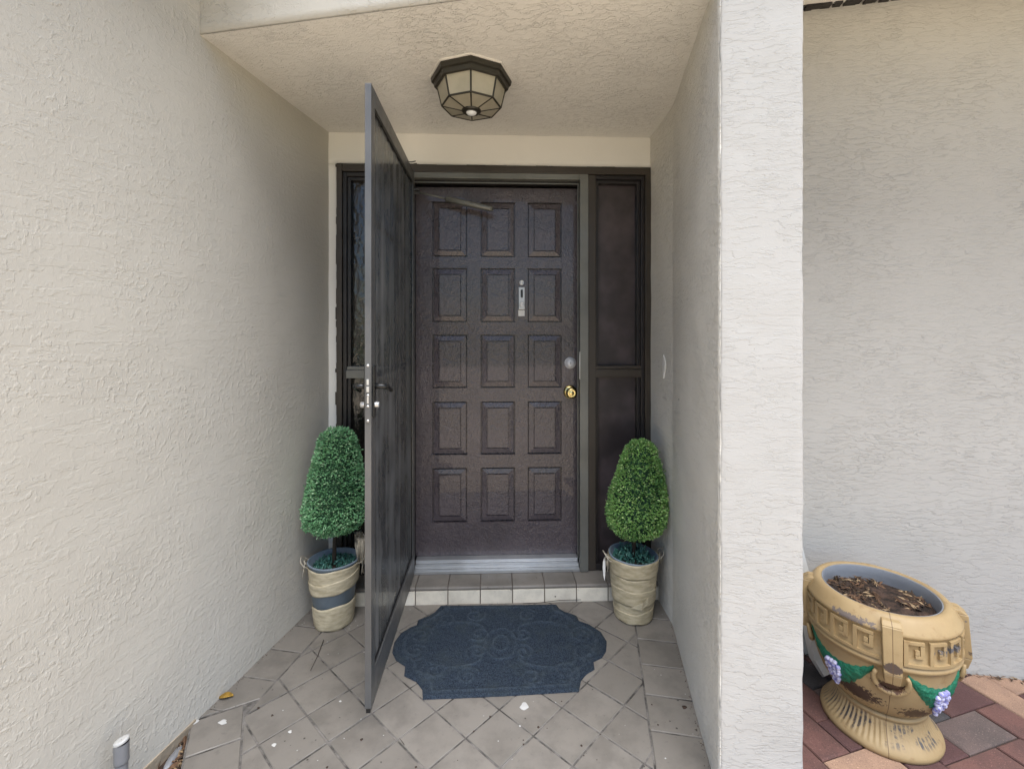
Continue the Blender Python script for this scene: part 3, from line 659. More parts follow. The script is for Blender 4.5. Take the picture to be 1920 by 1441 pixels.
# ------------------------------------------------------------------ ceiling light
b = NB('frosted_amber_glass')
b.set(Base_Color=b.mix(b.rng(b.noise(b.co(), 14, 4), 0.35, 0.7), (0.44, 0.41, 0.325), (0.37, 0.345, 0.265)), Roughness=0.35, Subsurface_Weight=0.0, Transmission_Weight=0.12); M['amber'] = b.m
M['bulb'] = paint('bulb_white', (0.82, 0.84, 0.86), 0.3, 0.0, 40, 0.0003)
M['bronze_l'] = paint('dark_bronze_lamp', (0.022, 0.019, 0.013), 0.38, 0.35, 90, 0.002, wear_or_highlight=(0.075, 0.065, 0.045))
lx, lz = -0.172, 1.955
lamp = empty('ceiling_light', Matrix.Translation((lx, lz, ZC)) @ Matrix.Rotation(R(-10.2), 4, 'Z')); tag(lamp, 'octagonal bronze and cream glass light fixture on the porch ceiling', 'ceiling light')
def octa(r, z, off=0): return [(r * math.cos(R(45 * k + off)), r * math.sin(R(45 * k + off)), z) for k in range(8)]
OFF = -88.0 + 10.2 + 2
def octring(name, prof, mat, parent):
    v = []; f = []
    for r, z in prof: v += octa(r, z, OFF)
    for i in range(len(prof) - 1):
        for k in range(8): f.append((i * 8 + k, i * 8 + (k + 1) % 8, i * 8 + 8 + (k + 1) % 8, i * 8 + 8 + k))
    bm = bmesh.new(); vv = [bm.verts.new(q_) for q_ in v]
    for q_ in f: bm.faces.new([vv[i] for i in q_])
    return from_bm(name, bm, mat, parent)
octring('caulk_ring', [(0.176, 0.002), (0.176, -0.004), (0.150, -0.0045)], M['stucco_s'], lamp)
sk = octring('canopy', [(0.168, -0.003), (0.171, -0.010), (0.168, -0.026), (0.160, -0.030), (0.156, -0.046), (0.150, -0.050), (0.140, -0.046), (0.138, -0.006)], M['bronze_l'], lamp)
RT, ZT, RB, ZB, RH, ZH = 0.143, -0.044, 0.124, -0.122, 0.036, -0.139
T8, B8, H8 = octa(RT, ZT, OFF), octa(RB, ZB, OFF), octa(RH, ZH, OFF)
def pane3(q_, nm):
    q_ = [Vector(p) for p in q_]; c = sum(q_, Vector()) / 4; n = (q_[1] - q_[0]).cross(q_[2] - q_[0]).normalized() * 0.0012
    v = [tuple(c + (p - c) * 0.985 + n) for p in q_] + [tuple(c + (p - c) * 0.985 - n) for p in q_]
    pydata(nm, v, [(0, 1, 2, 3), (7, 6, 5, 4), (0, 4, 5, 1), (1, 5, 6, 2), (2, 6, 7, 3), (3, 7, 4, 0)], M['amber'], lamp)
bm = bmesh.new()
for k in range(8):
    m_ = (k + 1) % 8
    pane3([T8[k], T8[m_], B8[m_], B8[k]], 'side_pane'); pane3([B8[k], B8[m_], H8[m_], H8[k]], 'bottom_pane')
    tube_bm(bm, [T8[k], B8[k]], 0.0042, 6); tube_bm(bm, [B8[k], H8[k]], 0.0036, 6); tube_bm(bm, [B8[k], B8[m_]], 0.0042, 6)
from_bm('cage', bm, M['bronze_l'], lamp)
hb = lathe('hub', [(0.040, -0.134), (0.042, -0.140), (0.036, -0.147), (0.024, -0.149), (0.022, -0.145)], M['bronze_l'], lamp, None, 28)
lathe('lens', [(0.0225, -0.147), (0.019, -0.153), (0.010, -0.157), (0.0005, -0.158)], M['bulb'], hb, None, 24)

# ------------------------------------------------------------------ doormat
b = NB('blue_ribbed_mat_fibre')
n = b.noise(b.co(), 230, 4, 0.75); n2 = b.noise(b.co(), 9, 5, 0.7)
c = b.mix(b.rng(n, 0.35, 0.68), (0.013, 0.021, 0.035), (0.072, 0.098, 0.136))
c = b.mix(b.rng(n2, 0.45, 0.75, 0, 0.6), c, (0.064, 0.082, 0.088))
c = b.mix(b.math('MULTIPLY', b.sep(b.attr('wear_or_highlight'))[0], b.rng(b.noise(b.co(), 60, 3), 0.35, 0.6, 0.15, 0.6)), c, (0.095, 0.125, 0.155))  # raised scrolls coloured lighter, relief highlight put into the fibre colour
c = b.mix(b.rng(b.noise(b.co(), 600, 1), 0.70, 0.76, 0, 0.5), c, (0.25, 0.28, 0.30))
b.bump(b.math('ADD', n, b.noise(b.co(), 90, 3)), 1.0, 0.011); b.set(Base_Color=c, Roughness=0.95, Specular_IOR_Level=0.15); M['mat'] = b.m
MO = [(-0.365, 2.352), (-0.07, 2.357), (0.228, 2.362), (0.238, 2.33), (0.270, 2.298), (0.318, 2.270), (0.324, 2.228), (0.375, 2.198), (0.414, 2.150), (0.428, 2.085), (0.412, 2.018), (0.384, 1.975), (0.345, 1.952), (0.342, 1.908), (0.305, 1.882), (0.276, 1.846), (0.260, 1.790), (-0.04, 1.767), (-0.339, 1.752), (-0.350, 1.800), (-0.382, 1.840), (-0.438, 1.872), (-0.446, 1.925), (-0.494, 1.962), (-0.522, 2.01), (-0.530, 2.076), (-0.515, 2.14), (-0.484, 2.178), (-0.454, 2.196), (-0.456, 2.238), (-0.420, 2.262), (-0.385, 2.302)]
mc = Vector((-0.05, 2.06))
bd = []
for i in range(len(MO)):
    a, c_ = Vector(MO[i]), Vector(MO[(i + 1) % len(MO)]); k = max(2, int((c_ - a).length / 0.009))
    for t in range(k): bd.append(a.lerp(c_, t / k))
NR = 56; pts2 = []
for r_ in range(NR + 1):
    q_ = 1 - (1 - r_ / NR) ** 1.0
    for p in bd: pts2.append(mc + (p - mc) * q_)
PT = np.array([(p.x, p.y) for p in pts2]); rad = np.repeat(np.arange(NR + 1) / NR, len(bd))
cur = []
def spiral(x, y, r, a0, turns=1.6, cw=1):
    for t in np.linspace(0, 1, 60): a = a0 + cw * turns * 2 * math.pi * t; rr = r * (1 - 0.85 * t); cur.append((x + rr * math.cos(a), y + rr * math.sin(a)))
def arcl(x, y, rx, ry, a0, a1):
    for t in np.linspace(a0, a1, 70): cur.append((x + rx * math.cos(t), y + ry * math.sin(t)))
for sx in (-1, 1):
    for sy in (-1, 1):
        spiral(mc.x + sx * 0.37, mc.y + sy * 0.055, 0.055, sy * 1.2, 1.5, sx * sy); spiral(mc.x + sx * 0.27, mc.y + sy * 0.17, 0.06, 2.0 * sy, 1.7, -sx * sy)
        spiral(mc.x + sx * 0.13, mc.y + sy * 0.20, 0.05, 0.4, 1.6, sx * sy); arcl(mc.x + sx * 0.2, mc.y + sy * 0.09, 0.12, 0.06, 0, math.pi * sy)
        spiral(mc.x + sx * 0.10, mc.y + sy * 0.06, 0.05, 2.4 * sx, 1.4, sy)
arcl(mc.x, mc.y, 0.07, 0.10, 0, 2 * math.pi); arcl(mc.x, mc.y, 0.035, 0.05, 0, 2 * math.pi)
cur = np.array(cur); dm = np.full(len(PT), 9.0)
for s0 in range(0, len(cur), 200):
    d = np.sqrt(((PT[:, None, :] - cur[None, s0:s0 + 200]) ** 2).sum(2)).min(1); dm = np.minimum(dm, d)
hz = 0.0075 + 0.0085 * np.exp(-(dm / 0.0055) ** 2) + 0.006 * np.exp(-((rad - 0.90) / 0.022) ** 2) + 0.003 * np.exp(-((rad - 0.97) / 0.02) ** 2)
hz = np.where(rad > 0.999, 0.001, np.where(rad > 0.975, 0.007, hz))
v = [(PT[i, 0], PT[i, 1], float(hz[i]) + 0.0012 * mnoise.noise(Vector((PT[i, 0] * 6, PT[i, 1] * 6, 0))) + 0.001 * mnoise.noise(Vector((PT[i, 0] * 60, PT[i, 1] * 60, 1)))) for i in range(len(PT))]
nb = len(bd); f = []
for r_ in range(NR):
    for k in range(nb):
        a, c_, d, e = r_ * nb + k, r_ * nb + (k + 1) % nb, (r_ + 1) * nb + (k + 1) % nb, (r_ + 1) * nb + k
        f.append((a, e, d, c_))
mt_ = pydata('doormat', v, f, M['mat'], smooth=True); wa = mt_.data.color_attributes.new('wear_or_highlight', 'FLOAT_COLOR', 'POINT'); wq = np.clip((hz - 0.0095) / 0.005, 0, 1); wa.data.foreach_set('color', np.repeat(wq, 4))  # mask follows ridge height, for the painted highlight on the scrolls
tag(mt_, 'dark blue scalloped doormat with embossed scrolls on the porch tiles', 'doormat')

# ------------------------------------------------------------------ topiaries in wrapped buckets
def foliage_mat(name, cols):
    b = NB(name); a = b.attr('tone'); s_ = b.sep(a)
    c = b.mix(s_[0], cols[0], cols[1]); c = b.mix(b.rng(s_[1], 0.78, 0.98), c, cols[2])
    b.set(Base_Color=c, Roughness=0.45, Specular_IOR_Level=0.45); return b.m
M['leaf_l'] = foliage_mat('bluish_topiary_leaf', ((0.085, 0.225, 0.100), (0.19, 0.42, 0.20), (0.42, 0.62, 0.37)))
M['leaf_r'] = foliage_mat('green_topiary_leaf', ((0.085, 0.205, 0.055), (0.22, 0.42, 0.11), (0.48, 0.64, 0.27)))
M['moss'] = foliage_mat('moss_leaf', ((0.03, 0.11, 0.09), (0.09, 0.25, 0.20), (0.20, 0.40, 0.32)))
M['core'] = simple('crown_core', (0.02, 0.06, 0.028), 0.95, 0.3, 40, 0, 1)
M['stem'] = simple('stem_bark', (0.035, 0.025, 0.018), 0.8, 0.3, 50, 0.6, 80, 0.003)
def fabric(name, col, dark):
    b = NB(name); n = b.noise(b.mapping(b.co(), (1, 1, 3.5)), 22, 4, 0.6)
    c = b.mix(b.rng(n, 0.35, 0.7), col, dark); c = b.mix(b.rng(b.noise(b.co(), 7, 4), 0.5, 0.75, 0, 0.6), c, tuple(x * 0.7 for x in dark))
    wv = b.noise(b.co(), 500, 2)
    b.bump(b.math('ADD', b.math('MULTIPLY', b.noise(b.mapping(b.co(), (1, 1, 2.5)), 20, 3), 2.0), b.math('MULTIPLY', wv, 0.3)), 0.35, 0.003)
    b.set(Base_Color=c, Roughness=0.55); return b.m
M['linen'] = fabric('cream_cloth_wrap', (0.60, 0.53, 0.38), (0.42, 0.36, 0.24))
M['linen2'] = fabric('khaki_cloth_wrap', (0.58, 0.50, 0.345), (0.42, 0.355, 0.225))
M['zinc'] = paint('blue_grey_bucket', (0.20, 0.25, 0.30), 0.5, 0.5, 50, 0.002, wear_or_highlight=(0.33, 0.38, 0.42))
M['twine'] = simple('twine', (0.50, 0.45, 0.36), 0.9, 0.25, 60, 0.6, 200, 0.002)
def leaves(name, pts, L, Wd, mat, parent, mw, rng_, kind='stuff'):
    v, f, tones = [], [], []
    for (p, nrm) in pts:
        d = (nrm + Vector((rng_.gauss(0, .55), rng_.gauss(0, .55), rng_.gauss(0, .55) + 0.1))).normalized()
        s = d.cross(Vector((rng_.uniform(-1, 1), rng_.uniform(-1, 1), rng_.uniform(-1, 1))))
        if s.length < 1e-4: continue
        s.normalize(); nn = d.cross(s); l = L * rng_.uniform(.7, 1.25); w_ = Wd * rng_.uniform(.75, 1.2); k = len(v)
        b0 = p - d * l * 0.3
        v += [tuple(b0), tuple(b0 + d * l * 0.5 + s * w_ * .5 + nn * w_ * .22), tuple(b0 + d * l + nn * l * rng_.uniform(-.15, .15)), tuple(b0 + d * l * 0.5 - s * w_ * .5 + nn * w_ * .22)]
        f += [(k, k + 1, k + 2), (k, k + 2, k + 3)]
        t = (min(1, max(0, rng_.random() * 0.7 + 0.3 + 0.9 * mnoise.noise(p * 14 + Vector((rng_.random() * .3, 3, 7))))), rng_.random(), 0, 1); tones += [t] * 4
    o = pydata(name, v, f, mat, parent, mw)
    at = o.data.color_attributes.new('tone', 'FLOAT_COLOR', 'POINT'); at.data.foreach_set('color', [x for t in tones for x in t])
    if kind: o['kind'] = kind
    return o
def topiary(loc, seed, prof, lean, leafm, wraps, rotz, label, left):
    rg = random.Random(seed)
    root = empty('potted_topiary', Matrix.Translation(loc)); tag(root, label, 'topiary')
    root['group'] = 'potted topiaries flanking the door'
    H, r0, r1 = 0.300, 0.086, 0.116
    rp = lambda z: r0 + (r1 - r0) * z / H
    dent = lambda r, z, a: (r * (1 + 0.012 * math.sin(2 * a + 1 + seed) + 0.008 * math.sin(5 * a + z * 30)), z + 0.004 * math.sin(a + seed) * z / H)
    bk_ = lathe('bucket', [(0.002, 0.003), (r0 - 0.004, 0.003), (r0, 0.006), (rp(0.29), 0.292), (r1 + 0.004, 0.297), (r1 + 0.006, 0.302), (r1 + 0.002, 0.306), (r1 - 0.003, 0.302), (rp(0.24) - 0.004, 0.24), (0.002, 0.238)], M['zinc'], root, None, 40, dent)
    for (za, zb, sa, sb, ph, off, mtl) in wraps:      # cloth bands, their edges slanting round the bucket
        bm = bmesh.new(); seg, nz = 56, 12; rings = []
        for j in range(nz + 1):
            ring = []
            for k in range(seg):
                a = 2 * math.pi * k / seg; lo = za + sa * math.sin(a + ph) + 0.002 * math.sin(7 * a); hi = zb + sb * math.sin(a + ph) + 0.0025 * math.sin(5 * a + 1); z = max(0.001, min(0.309, lo + (hi - lo) * j / nz))
                wr = 0.0014 * mnoise.noise(Vector((math.cos(a) * 2.5, math.sin(a) * 2.5, z * 38 + seed))) + 0.0012 * mnoise.noise(Vector((math.cos(a) * 7, math.sin(a) * 7, z * 90)))
                r = (rp(z) + off + wr) * (1 + 0.012 * math.sin(2 * a + 1 + seed) + 0.008 * math.sin(5 * a + z * 30))
                if j in (0, nz): r -= 0.0015
                ring.append(bm.verts.new((r * math.cos(a), r * math.sin(a), z)))
            rings.append(ring)
        for q0, q1 in zip(rings, rings[1:]):
            for k in range(seg): bm.faces.new((q0[k], q0[(k + 1) % seg], q1[(k + 1) % seg], q1[k]))
        o = from_bm('wrap', bm, M[mtl], root, None, True)
        md = o.modifiers.new('thickness', 'SOLIDIFY'); md.thickness = 0.0016; md.offset = 1
    # moss and soil
    lathe('soil', [(0.105, 0.262), (0.06, 0.268), (0.001, 0.272)], M['soil'], root, None, 24)
    pts = []
    for k in range(900 if not left else 750):
        a, r = rg.uniform(0, 2 * math.pi), 0.098 * math.sqrt(rg.random())
        if rg.random() < 0.25 and math.cos(a - 5.4) > 0.6: continue
        cl_ = 0.5 + 0.5 * mnoise.noise(Vector((math.cos(a) * r * 40, math.sin(a) * r * 40, seed)))
        pts.append((Vector((r * math.cos(a), r * math.sin(a), 0.270 + rg.random() ** 1.3 * (0.055 if left else 0.12) * cl_ * (1.25 - r / 0.12))), Vector((math.cos(a) * .4, math.sin(a) * .4, 1)).normalized()))
    leaves('moss', pts, 0.017, 0.009, M['moss'], root, None, rg)
    # trunk
    lx_, ly_ = lean
    tube('trunk', [(0, 0, 0.24), (lx_ * 0.1, ly_ * 0.1, 0.34), (lx_ * 0.3, ly_ * 0.3, 0.50), (lx_ * 0.7, ly_ * 0.7, 0.75)], [0.010, 0.0095, 0.009, 0.006], M['stem'], root)
    # crown: dense shell of small leaves over a dark core
    zb, zt = prof[0][1], prof[-1][1]
    def cen(z): t = (z - zb) / (zt - zb); return lx_ * (0.25 + 0.75 * t), ly_ * (0.25 + 0.75 * t)
    def wobc(r, z, a):
        return r, z
    bm = bmesh.new(); rings = []
    for (r, z) in prof:
        cx, cy = cen(z); rr = max(0.004, r - 0.022)
        rings.append([bm.verts.new((cx + rr * math.cos(2 * math.pi * k / 20), cy + rr * math.sin(2 * math.pi * k / 20), min(max(z, zb + 0.015), zt - 0.02))) for k in range(20)])
    for q0, q1 in zip(rings, rings[1:]):
        for k in range(20): bm.faces.new((q0[k], q0[(k + 1) % 20], q1[(k + 1) % 20], q1[k]))
    bm.faces.new(rings[0][::-1]); bm.faces.new(rings[-1]); core = from_bm('crown_core', bm, M['core'], root)
    seg_ = []; tot = 0
    for (ra, za), (rb_, zb_) in zip(prof, prof[1:]):
        ar = math.hypot(ra - rb_, za - zb_) * (ra + rb_); tot += ar; seg_.append((tot, ra, za, rb_, zb_))
    pts = []
    while len(pts) < 11000:
        q_ = rg.random() * tot
        for (cum, ra, za, rb_, zb_) in seg_:
            if q_ <= cum: break
        t = rg.random(); r, z = ra + (rb_ - ra) * t, za + (zb_ - za) * t; a = rg.uniform(0, 2 * math.pi)
        nr, nz = (zb_ - za), (ra - rb_); Ln = math.hypot(nr, nz) or 1; n_ = Vector((math.cos(a) * nr / Ln, math.sin(a) * nr / Ln, nz / Ln))
        lump = 0.007 * mnoise.noise(Vector((math.cos(a) * r * 16, math.sin(a) * r * 16, z * 16 + seed))) + 0.006 * mnoise.noise(Vector((math.cos(a) * r * 45, math.sin(a) * r * 45, z * 45 + seed)))
        cx, cy = cen(z); dep = -0.018 * rg.random() ** 1.5 + lump + (0.012 * rg.random() if rg.random() < 0.05 else 0)
        pts.append((Vector((cx + r * math.cos(a), cy + r * math.sin(a), z)) + n_ * dep, n_))
    leaves('crown', pts, 0.0135, 0.0078, M[leafm], root, None, rg)
    # wire ears and twine
    for sgn, ang in ((1, rotz), (-1, rotz + math.pi)):
        c_, s_ = math.cos(ang), math.sin(ang); px = lambda rr, t, z: (rr * c_ - t * s_, rr * s_ + t * c_, z)
        tube('handle', [px(r1 - 0.004, -0.035, 0.285), px(r1 + 0.014, -0.035, 0.290), px(r1 + 0.028, -0.030, 0.304), px(r1 + 0.034, -0.012, 0.318), px(r1 + 0.034, 0.012, 0.318), px(r1 + 0.028, 0.03, 0.304), px(r1 + 0.014, 0.035, 0.288), px(r1 - 0.004, 0.035, 0.280)], 0.0024, M['twine'], root, None, 6)
        bm = bmesh.new()
        for k in range(5 if (left and sgn > 0) or (not left and sgn < 0) else 2):
            t0 = rg.uniform(-0.03, 0.03); L = rg.uniform(0.03, 0.085); sw = rg.uniform(-0.02, 0.02)
            tube_bm(bm, [px(r1 + 0.012, t0, 0.296), px(r1 + 0.018, t0 + sw * .4, 0.296 - L * .4), px(r1 + 0.012 + abs(sw) * .5, t0 + sw, 0.296 - L)], [0.0022, 0.002, 0.0014], 5)
        tube_bm(bm, [px(r1 + 0.010, -0.02, 0.292), px(r1 + 0.022, 0.0, 0.300), px(r1 + 0.010, 0.02, 0.292)], 0.004, 6)
        from_bm('twine', bm, M['twine'], root, None, True)
    return root
profL = [(0.005, 0.432), (0.060, 0.436), (0.105, 0.452), (0.138, 0.480), (0.152, 0.520), (0.151, 0.570), (0.140, 0.640), (0.124, 0.710), (0.108, 0.790), (0.094, 0.855), (0.083, 0.892), (0.066, 0.915), (0.036, 0.929), (0.005, 0.934)]
tpl = topiary((-0.862, 2.235, 0.0), 3, profL, (0.02, 0.0), 'leaf_l', [(0.002, 0.104, 0, 0.016, 2.2, 0.0032, 'linen'), (0.182, 0.288, 0.014, 0.006, 2.2, 0.0035, 'linen'), (0.180, 0.240, 0.013, 0.02, 1.2, 0.0075, 'linen')], 0.15,
    'bluish green topiary in bucket with blue stripe, left beside the storm door', True)
bm = bmesh.new(); rg = random.Random(5)      # raffia tuft tied to the handle
for k in range(70):
    a = rg.uniform(-0.014, 0.014); c_ = rg.uniform(-0.012, 0.012); e_ = rg.uniform(-0.03, 0.02)
    tube_bm(bm, [(0.118, c_, 0.302), (0.112 + a * .5, c_, 0.365), (0.118 + a, c_ * 1.3, 0.428 + rg.uniform(-.02, .01)), (0.136 + a, c_ * 2, 0.395), (0.140 + a * 1.6, c_ * 2.4, 0.312 + e_)], [0.0018, 0.0020, 0.0020, 0.0018, 0.0012], 4)
from_bm('raffia_tuft', bm, M['twine'], tpl, None, True)
profR = [(0.005, 0.392), (0.055, 0.394), (0.095, 0.405), (0.128, 0.435), (0.144, 0.475), (0.146, 0.530), (0.138, 0.590), (0.122, 0.660), (0.104, 0.730), (0.084, 0.795), (0.066, 0.838), (0.045, 0.858), (0.005, 0.864)]
tpr = topiary((0.600, 2.285, 0.0), 11, profR, (0.040, 0.0), 'leaf_r', [(0.002, 0.300, 0, 0.0, 0, 0.0025, 'linen2'), (0.225, 0.300, 0.005, 0.003, 2.6, 0.0085, 'linen2'), (0.165, 0.232, 0.008, 0.006, 0.6, 0.0065, 'linen2'), (0.085, 0.165, 0.010, 0.005, 3.4, 0.0075, 'linen2'), (0.004, 0.064, 0.0, 0.012, 1.0, 0.0060, 'linen2')], 0.1,
    'yellow green topiary in khaki wrapped bucket, right corner by the pale wall', False)
bm = bmesh.new()    # loose torn flap and hanging paper tag
fl_ = [(-0.035, -0.106, 0.095), (0.010, -0.112, 0.086), (0.040, -0.106, 0.112), (0.046, -0.103, 0.142), (0.018, -0.116, 0.124)]
vv = [bm.verts.new(p) for p in fl_]; bm.faces.new(vv)
o = from_bm('torn_flap', bm, M['linen'], tpr); o.modifiers.new('thickness', 'SOLIDIFY').thickness = 0.0015
bm = bmesh.new(); tg = [(0, 0.0), (0.006, -0.02), (0.008, -0.05), (0.005, -0.09), (0.001, -0.115), (-0.004, -0.09), (-0.007, -0.05), (-0.005, -0.02)]
vv = [bm.verts.new((-0.147 + a, -0.02 + abs(a), 0.292 + z_)) for a, z_ in tg]; bm.faces.new(vv)
o = from_bm('paper_tag', bm, M['ivory'], tpr); o.modifiers.new('thickness', 'SOLIDIFY').thickness = 0.0012

# ------------------------------------------------------------------ garden urn
b = NB('worn_ochre_urn_paint'); co_ = b.co(); s_ = b.sep(co_)
base = b.mix(b.rng(b.noise(co_, 6, 5, 0.6), 0.3, 0.7), (0.395, 0.285, 0.145), (0.335, 0.235, 0.115))
base = b.mix(b.rng(b.noise(co_, 30, 5, 0.7), 0.54, 0.72, 0, 0.6), base, (0.26, 0.16, 0.07))
base = b.mix(b.rng(b.noise(co_, 70, 6, 0.8), 0.66, 0.72, 0, 0.75), base, (0.13, 0.085, 0.05))
M_WEAR = []
def blob(cx, cy, cz, rx, ry, rz, rag, col, base):
    d = b.vmath('MULTIPLY', b.vmath('SUBTRACT', co_, (cx, cy, cz)), (1 / rx, 1 / ry, 1 / rz))
    ln = b.t.nodes.new('ShaderNodeVectorMath'); ln.operation = 'LENGTH'; b.put(ln.inputs[0], d)
    e = b.math('ADD', ln.outputs['Value'], b.math('MULTIPLY', b.math('SUBTRACT', b.noise(co_, 95, 4, 0.75), 0.5), rag))
    return b.mix(b.rng(e, 0.75, 0.92, 1, 0), base, col)
URN_B, URN_F = base, b
# frame of the urn: local -y faces the front strap
base = blob(-0.085, -0.155, 0.185, 0.078, 0.08, 0.036, 2.4, (0.055, 0.032, 0.022), base)
base = blob(0.075, -0.16, 0.165, 0.048, 0.08, 0.030, 3.0, (0.09, 0.055, 0.03), base)
base = blob(-0.10, -0.19, 0.452, 0.085, 0.06, 0.012, 3.2, (0.16, 0.13, 0.115), base)
base = blob(0.155, -0.14, 0.405, 0.05, 0.06, 0.014, 3.6, (0.12, 0.115, 0.12), base)
base = blob(0.0, -0.245, 0.345, 0.03, 0.03, 0.020, 0.9, (0.075, 0.05, 0.038), base)
base = blob(0.0, -0.20, 0.262, 0.05, 0.03, 0.016, 3.0, (0.10, 0.05, 0.03), base)
# scuffed ribs on the foot
fo = b.rng(s_[2], 0.03, 0.045); fo2 = b.rng(s_[2], 0.085, 0.11, 1, 0)
ang = b.math('ARCTAN2', s_[1], s_[0])
rib = b.rng(b.math('SINE', b.math('MULTIPLY', ang, 64.0)), 0.1, 0.8, 1, 0)
rag = b.rng(b.math('SUBTRACT', b.noise(co_, 11, 5, 0.7), b.math('MULTIPLY', s_[0], 0.45)), 0.50, 0.60)
scuff = b.math('MULTIPLY', b.math('MULTIPLY', fo, fo2), b.math('MULTIPLY', rib, rag))
base = b.mix(scuff, base, (0.085, 0.075, 0.07))
seam = b.rng(b.math('ABSOLUTE', s_[0]), 0.0006, 0.0016, 1, 0); seam = b.math('MULTIPLY', seam, b.rng(s_[1], -0.05, -0.04, 1, 0))
base = b.mix(b.math('MULTIPLY', seam, 0.8), base, (0.10, 0.055, 0.025))
b.bump(b.math('ADD', b.noise(co_, 60, 4), b.math('MULTIPLY', b.noise(co_, 300, 2), 0.3)), 0.25, 0.002)
b.set(Base_Color=base, Roughness=0.55); M['urn'] = b.m
M['green'] = paint('garland_green_paint', (0.012, 0.165, 0.090), 0.45, 1.0, 70, 0.008, wear_or_highlight=(0.10, 0.30, 0.20))
b = NB('grape_paint'); ge = b.t.nodes.new('ShaderNodeNewGeometry')
b.set(Base_Color=b.mix(b.rng(b.noise(b.co(), 90, 3), 0.4, 0.62), (0.56, 0.55, 0.72), (0.20, 0.20, 0.48)), Roughness=0.5); M['grape'] = b.m
M['liner'] = paint('grey_urn_liner', (0.21, 0.225, 0.25), 0.5, 0.4, 50, 0.002, wear_or_highlight=(0.42, 0.43, 0.45))
UX, UY = 1.345, 1.692
front = math.atan2(-0.866, -0.50)
MU = Matrix.Translation((UX, UY, ZP)) @ Matrix.Rotation(front + math.pi / 2, 4, 'Z')
urn = empty('garden_urn', MU); tag(urn, 'ochre classical urn with green garlands and grapes on the brick pavers', 'urn')
US = 1.0
def flute(r, z, a):
    if 0.028 < z < 0.098:
        t = min(1, (z - 0.028) / 0.012, (0.098 - z) / 0.012); return r + 0.0026 * t * (1.0 if math.cos(a) < -0.02 else 0.25) * math.cos(64 * a), z
    return r, z
lathe('foot', [(0.02, 0.0), (0.170, 0.0), (0.177, 0.004), (0.179, 0.014), (0.177, 0.022), (0.174, 0.026), (0.172, 0.030), (0.160, 0.042), (0.150, 0.054), (0.141, 0.068), (0.135, 0.082), (0.132, 0.094), (0.131, 0.100), (0.137, 0.104), (0.137, 0.112), (0.131, 0.117), (0.120, 0.120), (0.02, 0.121)], M['urn'], urn, None, 384, flute)
lathe('bowl', [(0.125, 0.116), (0.141, 0.126), (0.158, 0.146), (0.175, 0.174), (0.189, 0.207), (0.199, 0.242), (0.206, 0.280), (0.211, 0.312), (0.213, 0.324), (0.221, 0.328), (0.224, 0.335), (0.222, 0.341), (0.217, 0.345), (0.218, 0.438), (0.223, 0.441), (0.225, 0.447), (0.222, 0.453), (0.214, 0.466), (0.203, 0.482), (0.195, 0.490), (0.186, 0.4935), (0.178, 0.492), (0.174, 0.487)], M['urn'], urn, None, 128)
lathe('liner', [(0.1745, 0.4885), (0.1725, 0.490), (0.1700, 0.487), (0.167, 0.46), (0.164, 0.40)], M['liner'], urn, None, 64)
so = lathe('soil', [(0.165, 0.437), (0.14, 0.443), (0.11, 0.440), (0.07, 0.446), (0.03, 0.437), (0.001, 0.439)], M['soil'], urn, None, 48, lambda r, z, a: (r, z + 0.012 * mnoise.noise(Vector((r * math.cos(a) * 14, r * math.sin(a) * 14, 2)))))
def chips(name, n, place, Lr, mats, parent, mw, seed, kind='stuff'):
    rg = random.Random(seed); v, f, mi = [], [], []
    for _ in range(n):
        p = place(rg); 
        if p is None: continue
        a = rg.uniform(0, 6.283); L = rg.uniform(*Lr); wd = L * rg.uniform(.10, .38); tz = rg.uniform(-.5, .5)
        d = Vector((math.cos(a), math.sin(a), tz)).normalized() * L / 2; s = Vector((-math.sin(a), math.cos(a), rg.uniform(-.6, .6))).normalized() * wd / 2; up = Vector((0, 0, L * 0.10 + 0.0006)); k = len(v)
        v += [tuple(p - d), tuple(p + s), tuple(p + d), tuple(p - s), tuple(p + up)]
        f += [(k, k + 1, k + 4), (k + 1, k + 2, k + 4), (k + 2, k + 3, k + 4), (k + 3, k, k + 4)]; mi += [rg.choices(range(len(mats)), [3, 2, 1.2][:len(mats)])[0]] * 4
    o = pydata(name, v, f, None, parent, mw)
    for m_ in mats: o.data.materials.append(m_)
    o.data.polygons.foreach_set('material_index', mi)
    if kind: o['kind'] = kind
    return o
M['bark1'] = simple('mulch_dark', (0.045, 0.028, 0.018), 0.9, 0.4, 60, 0)
M['bark2'] = simple('mulch_brown', (0.12, 0.065, 0.035), 0.9, 0.4, 60, 0)
M['bark3'] = simple('mulch_straw', (0.30, 0.21, 0.12), 0.9, 0.4, 60, 0)
def urn_soil(rg):
    a, r = rg.uniform(0, 6.283), 0.158 * math.sqrt(rg.random())
    if mnoise.noise(Vector((r * math.cos(a) * 9 + 3, r * math.sin(a) * 9, 7))) < -0.08: return None
    return Vector((r * math.cos(a), r * math.sin(a), 0.443 + rg.uniform(-.006, .008)))
chips('mulch', 1500, urn_soil, (0.008, 0.045), [M['bark1'], M['bark2'], M['bark3']], urn, None, 4)
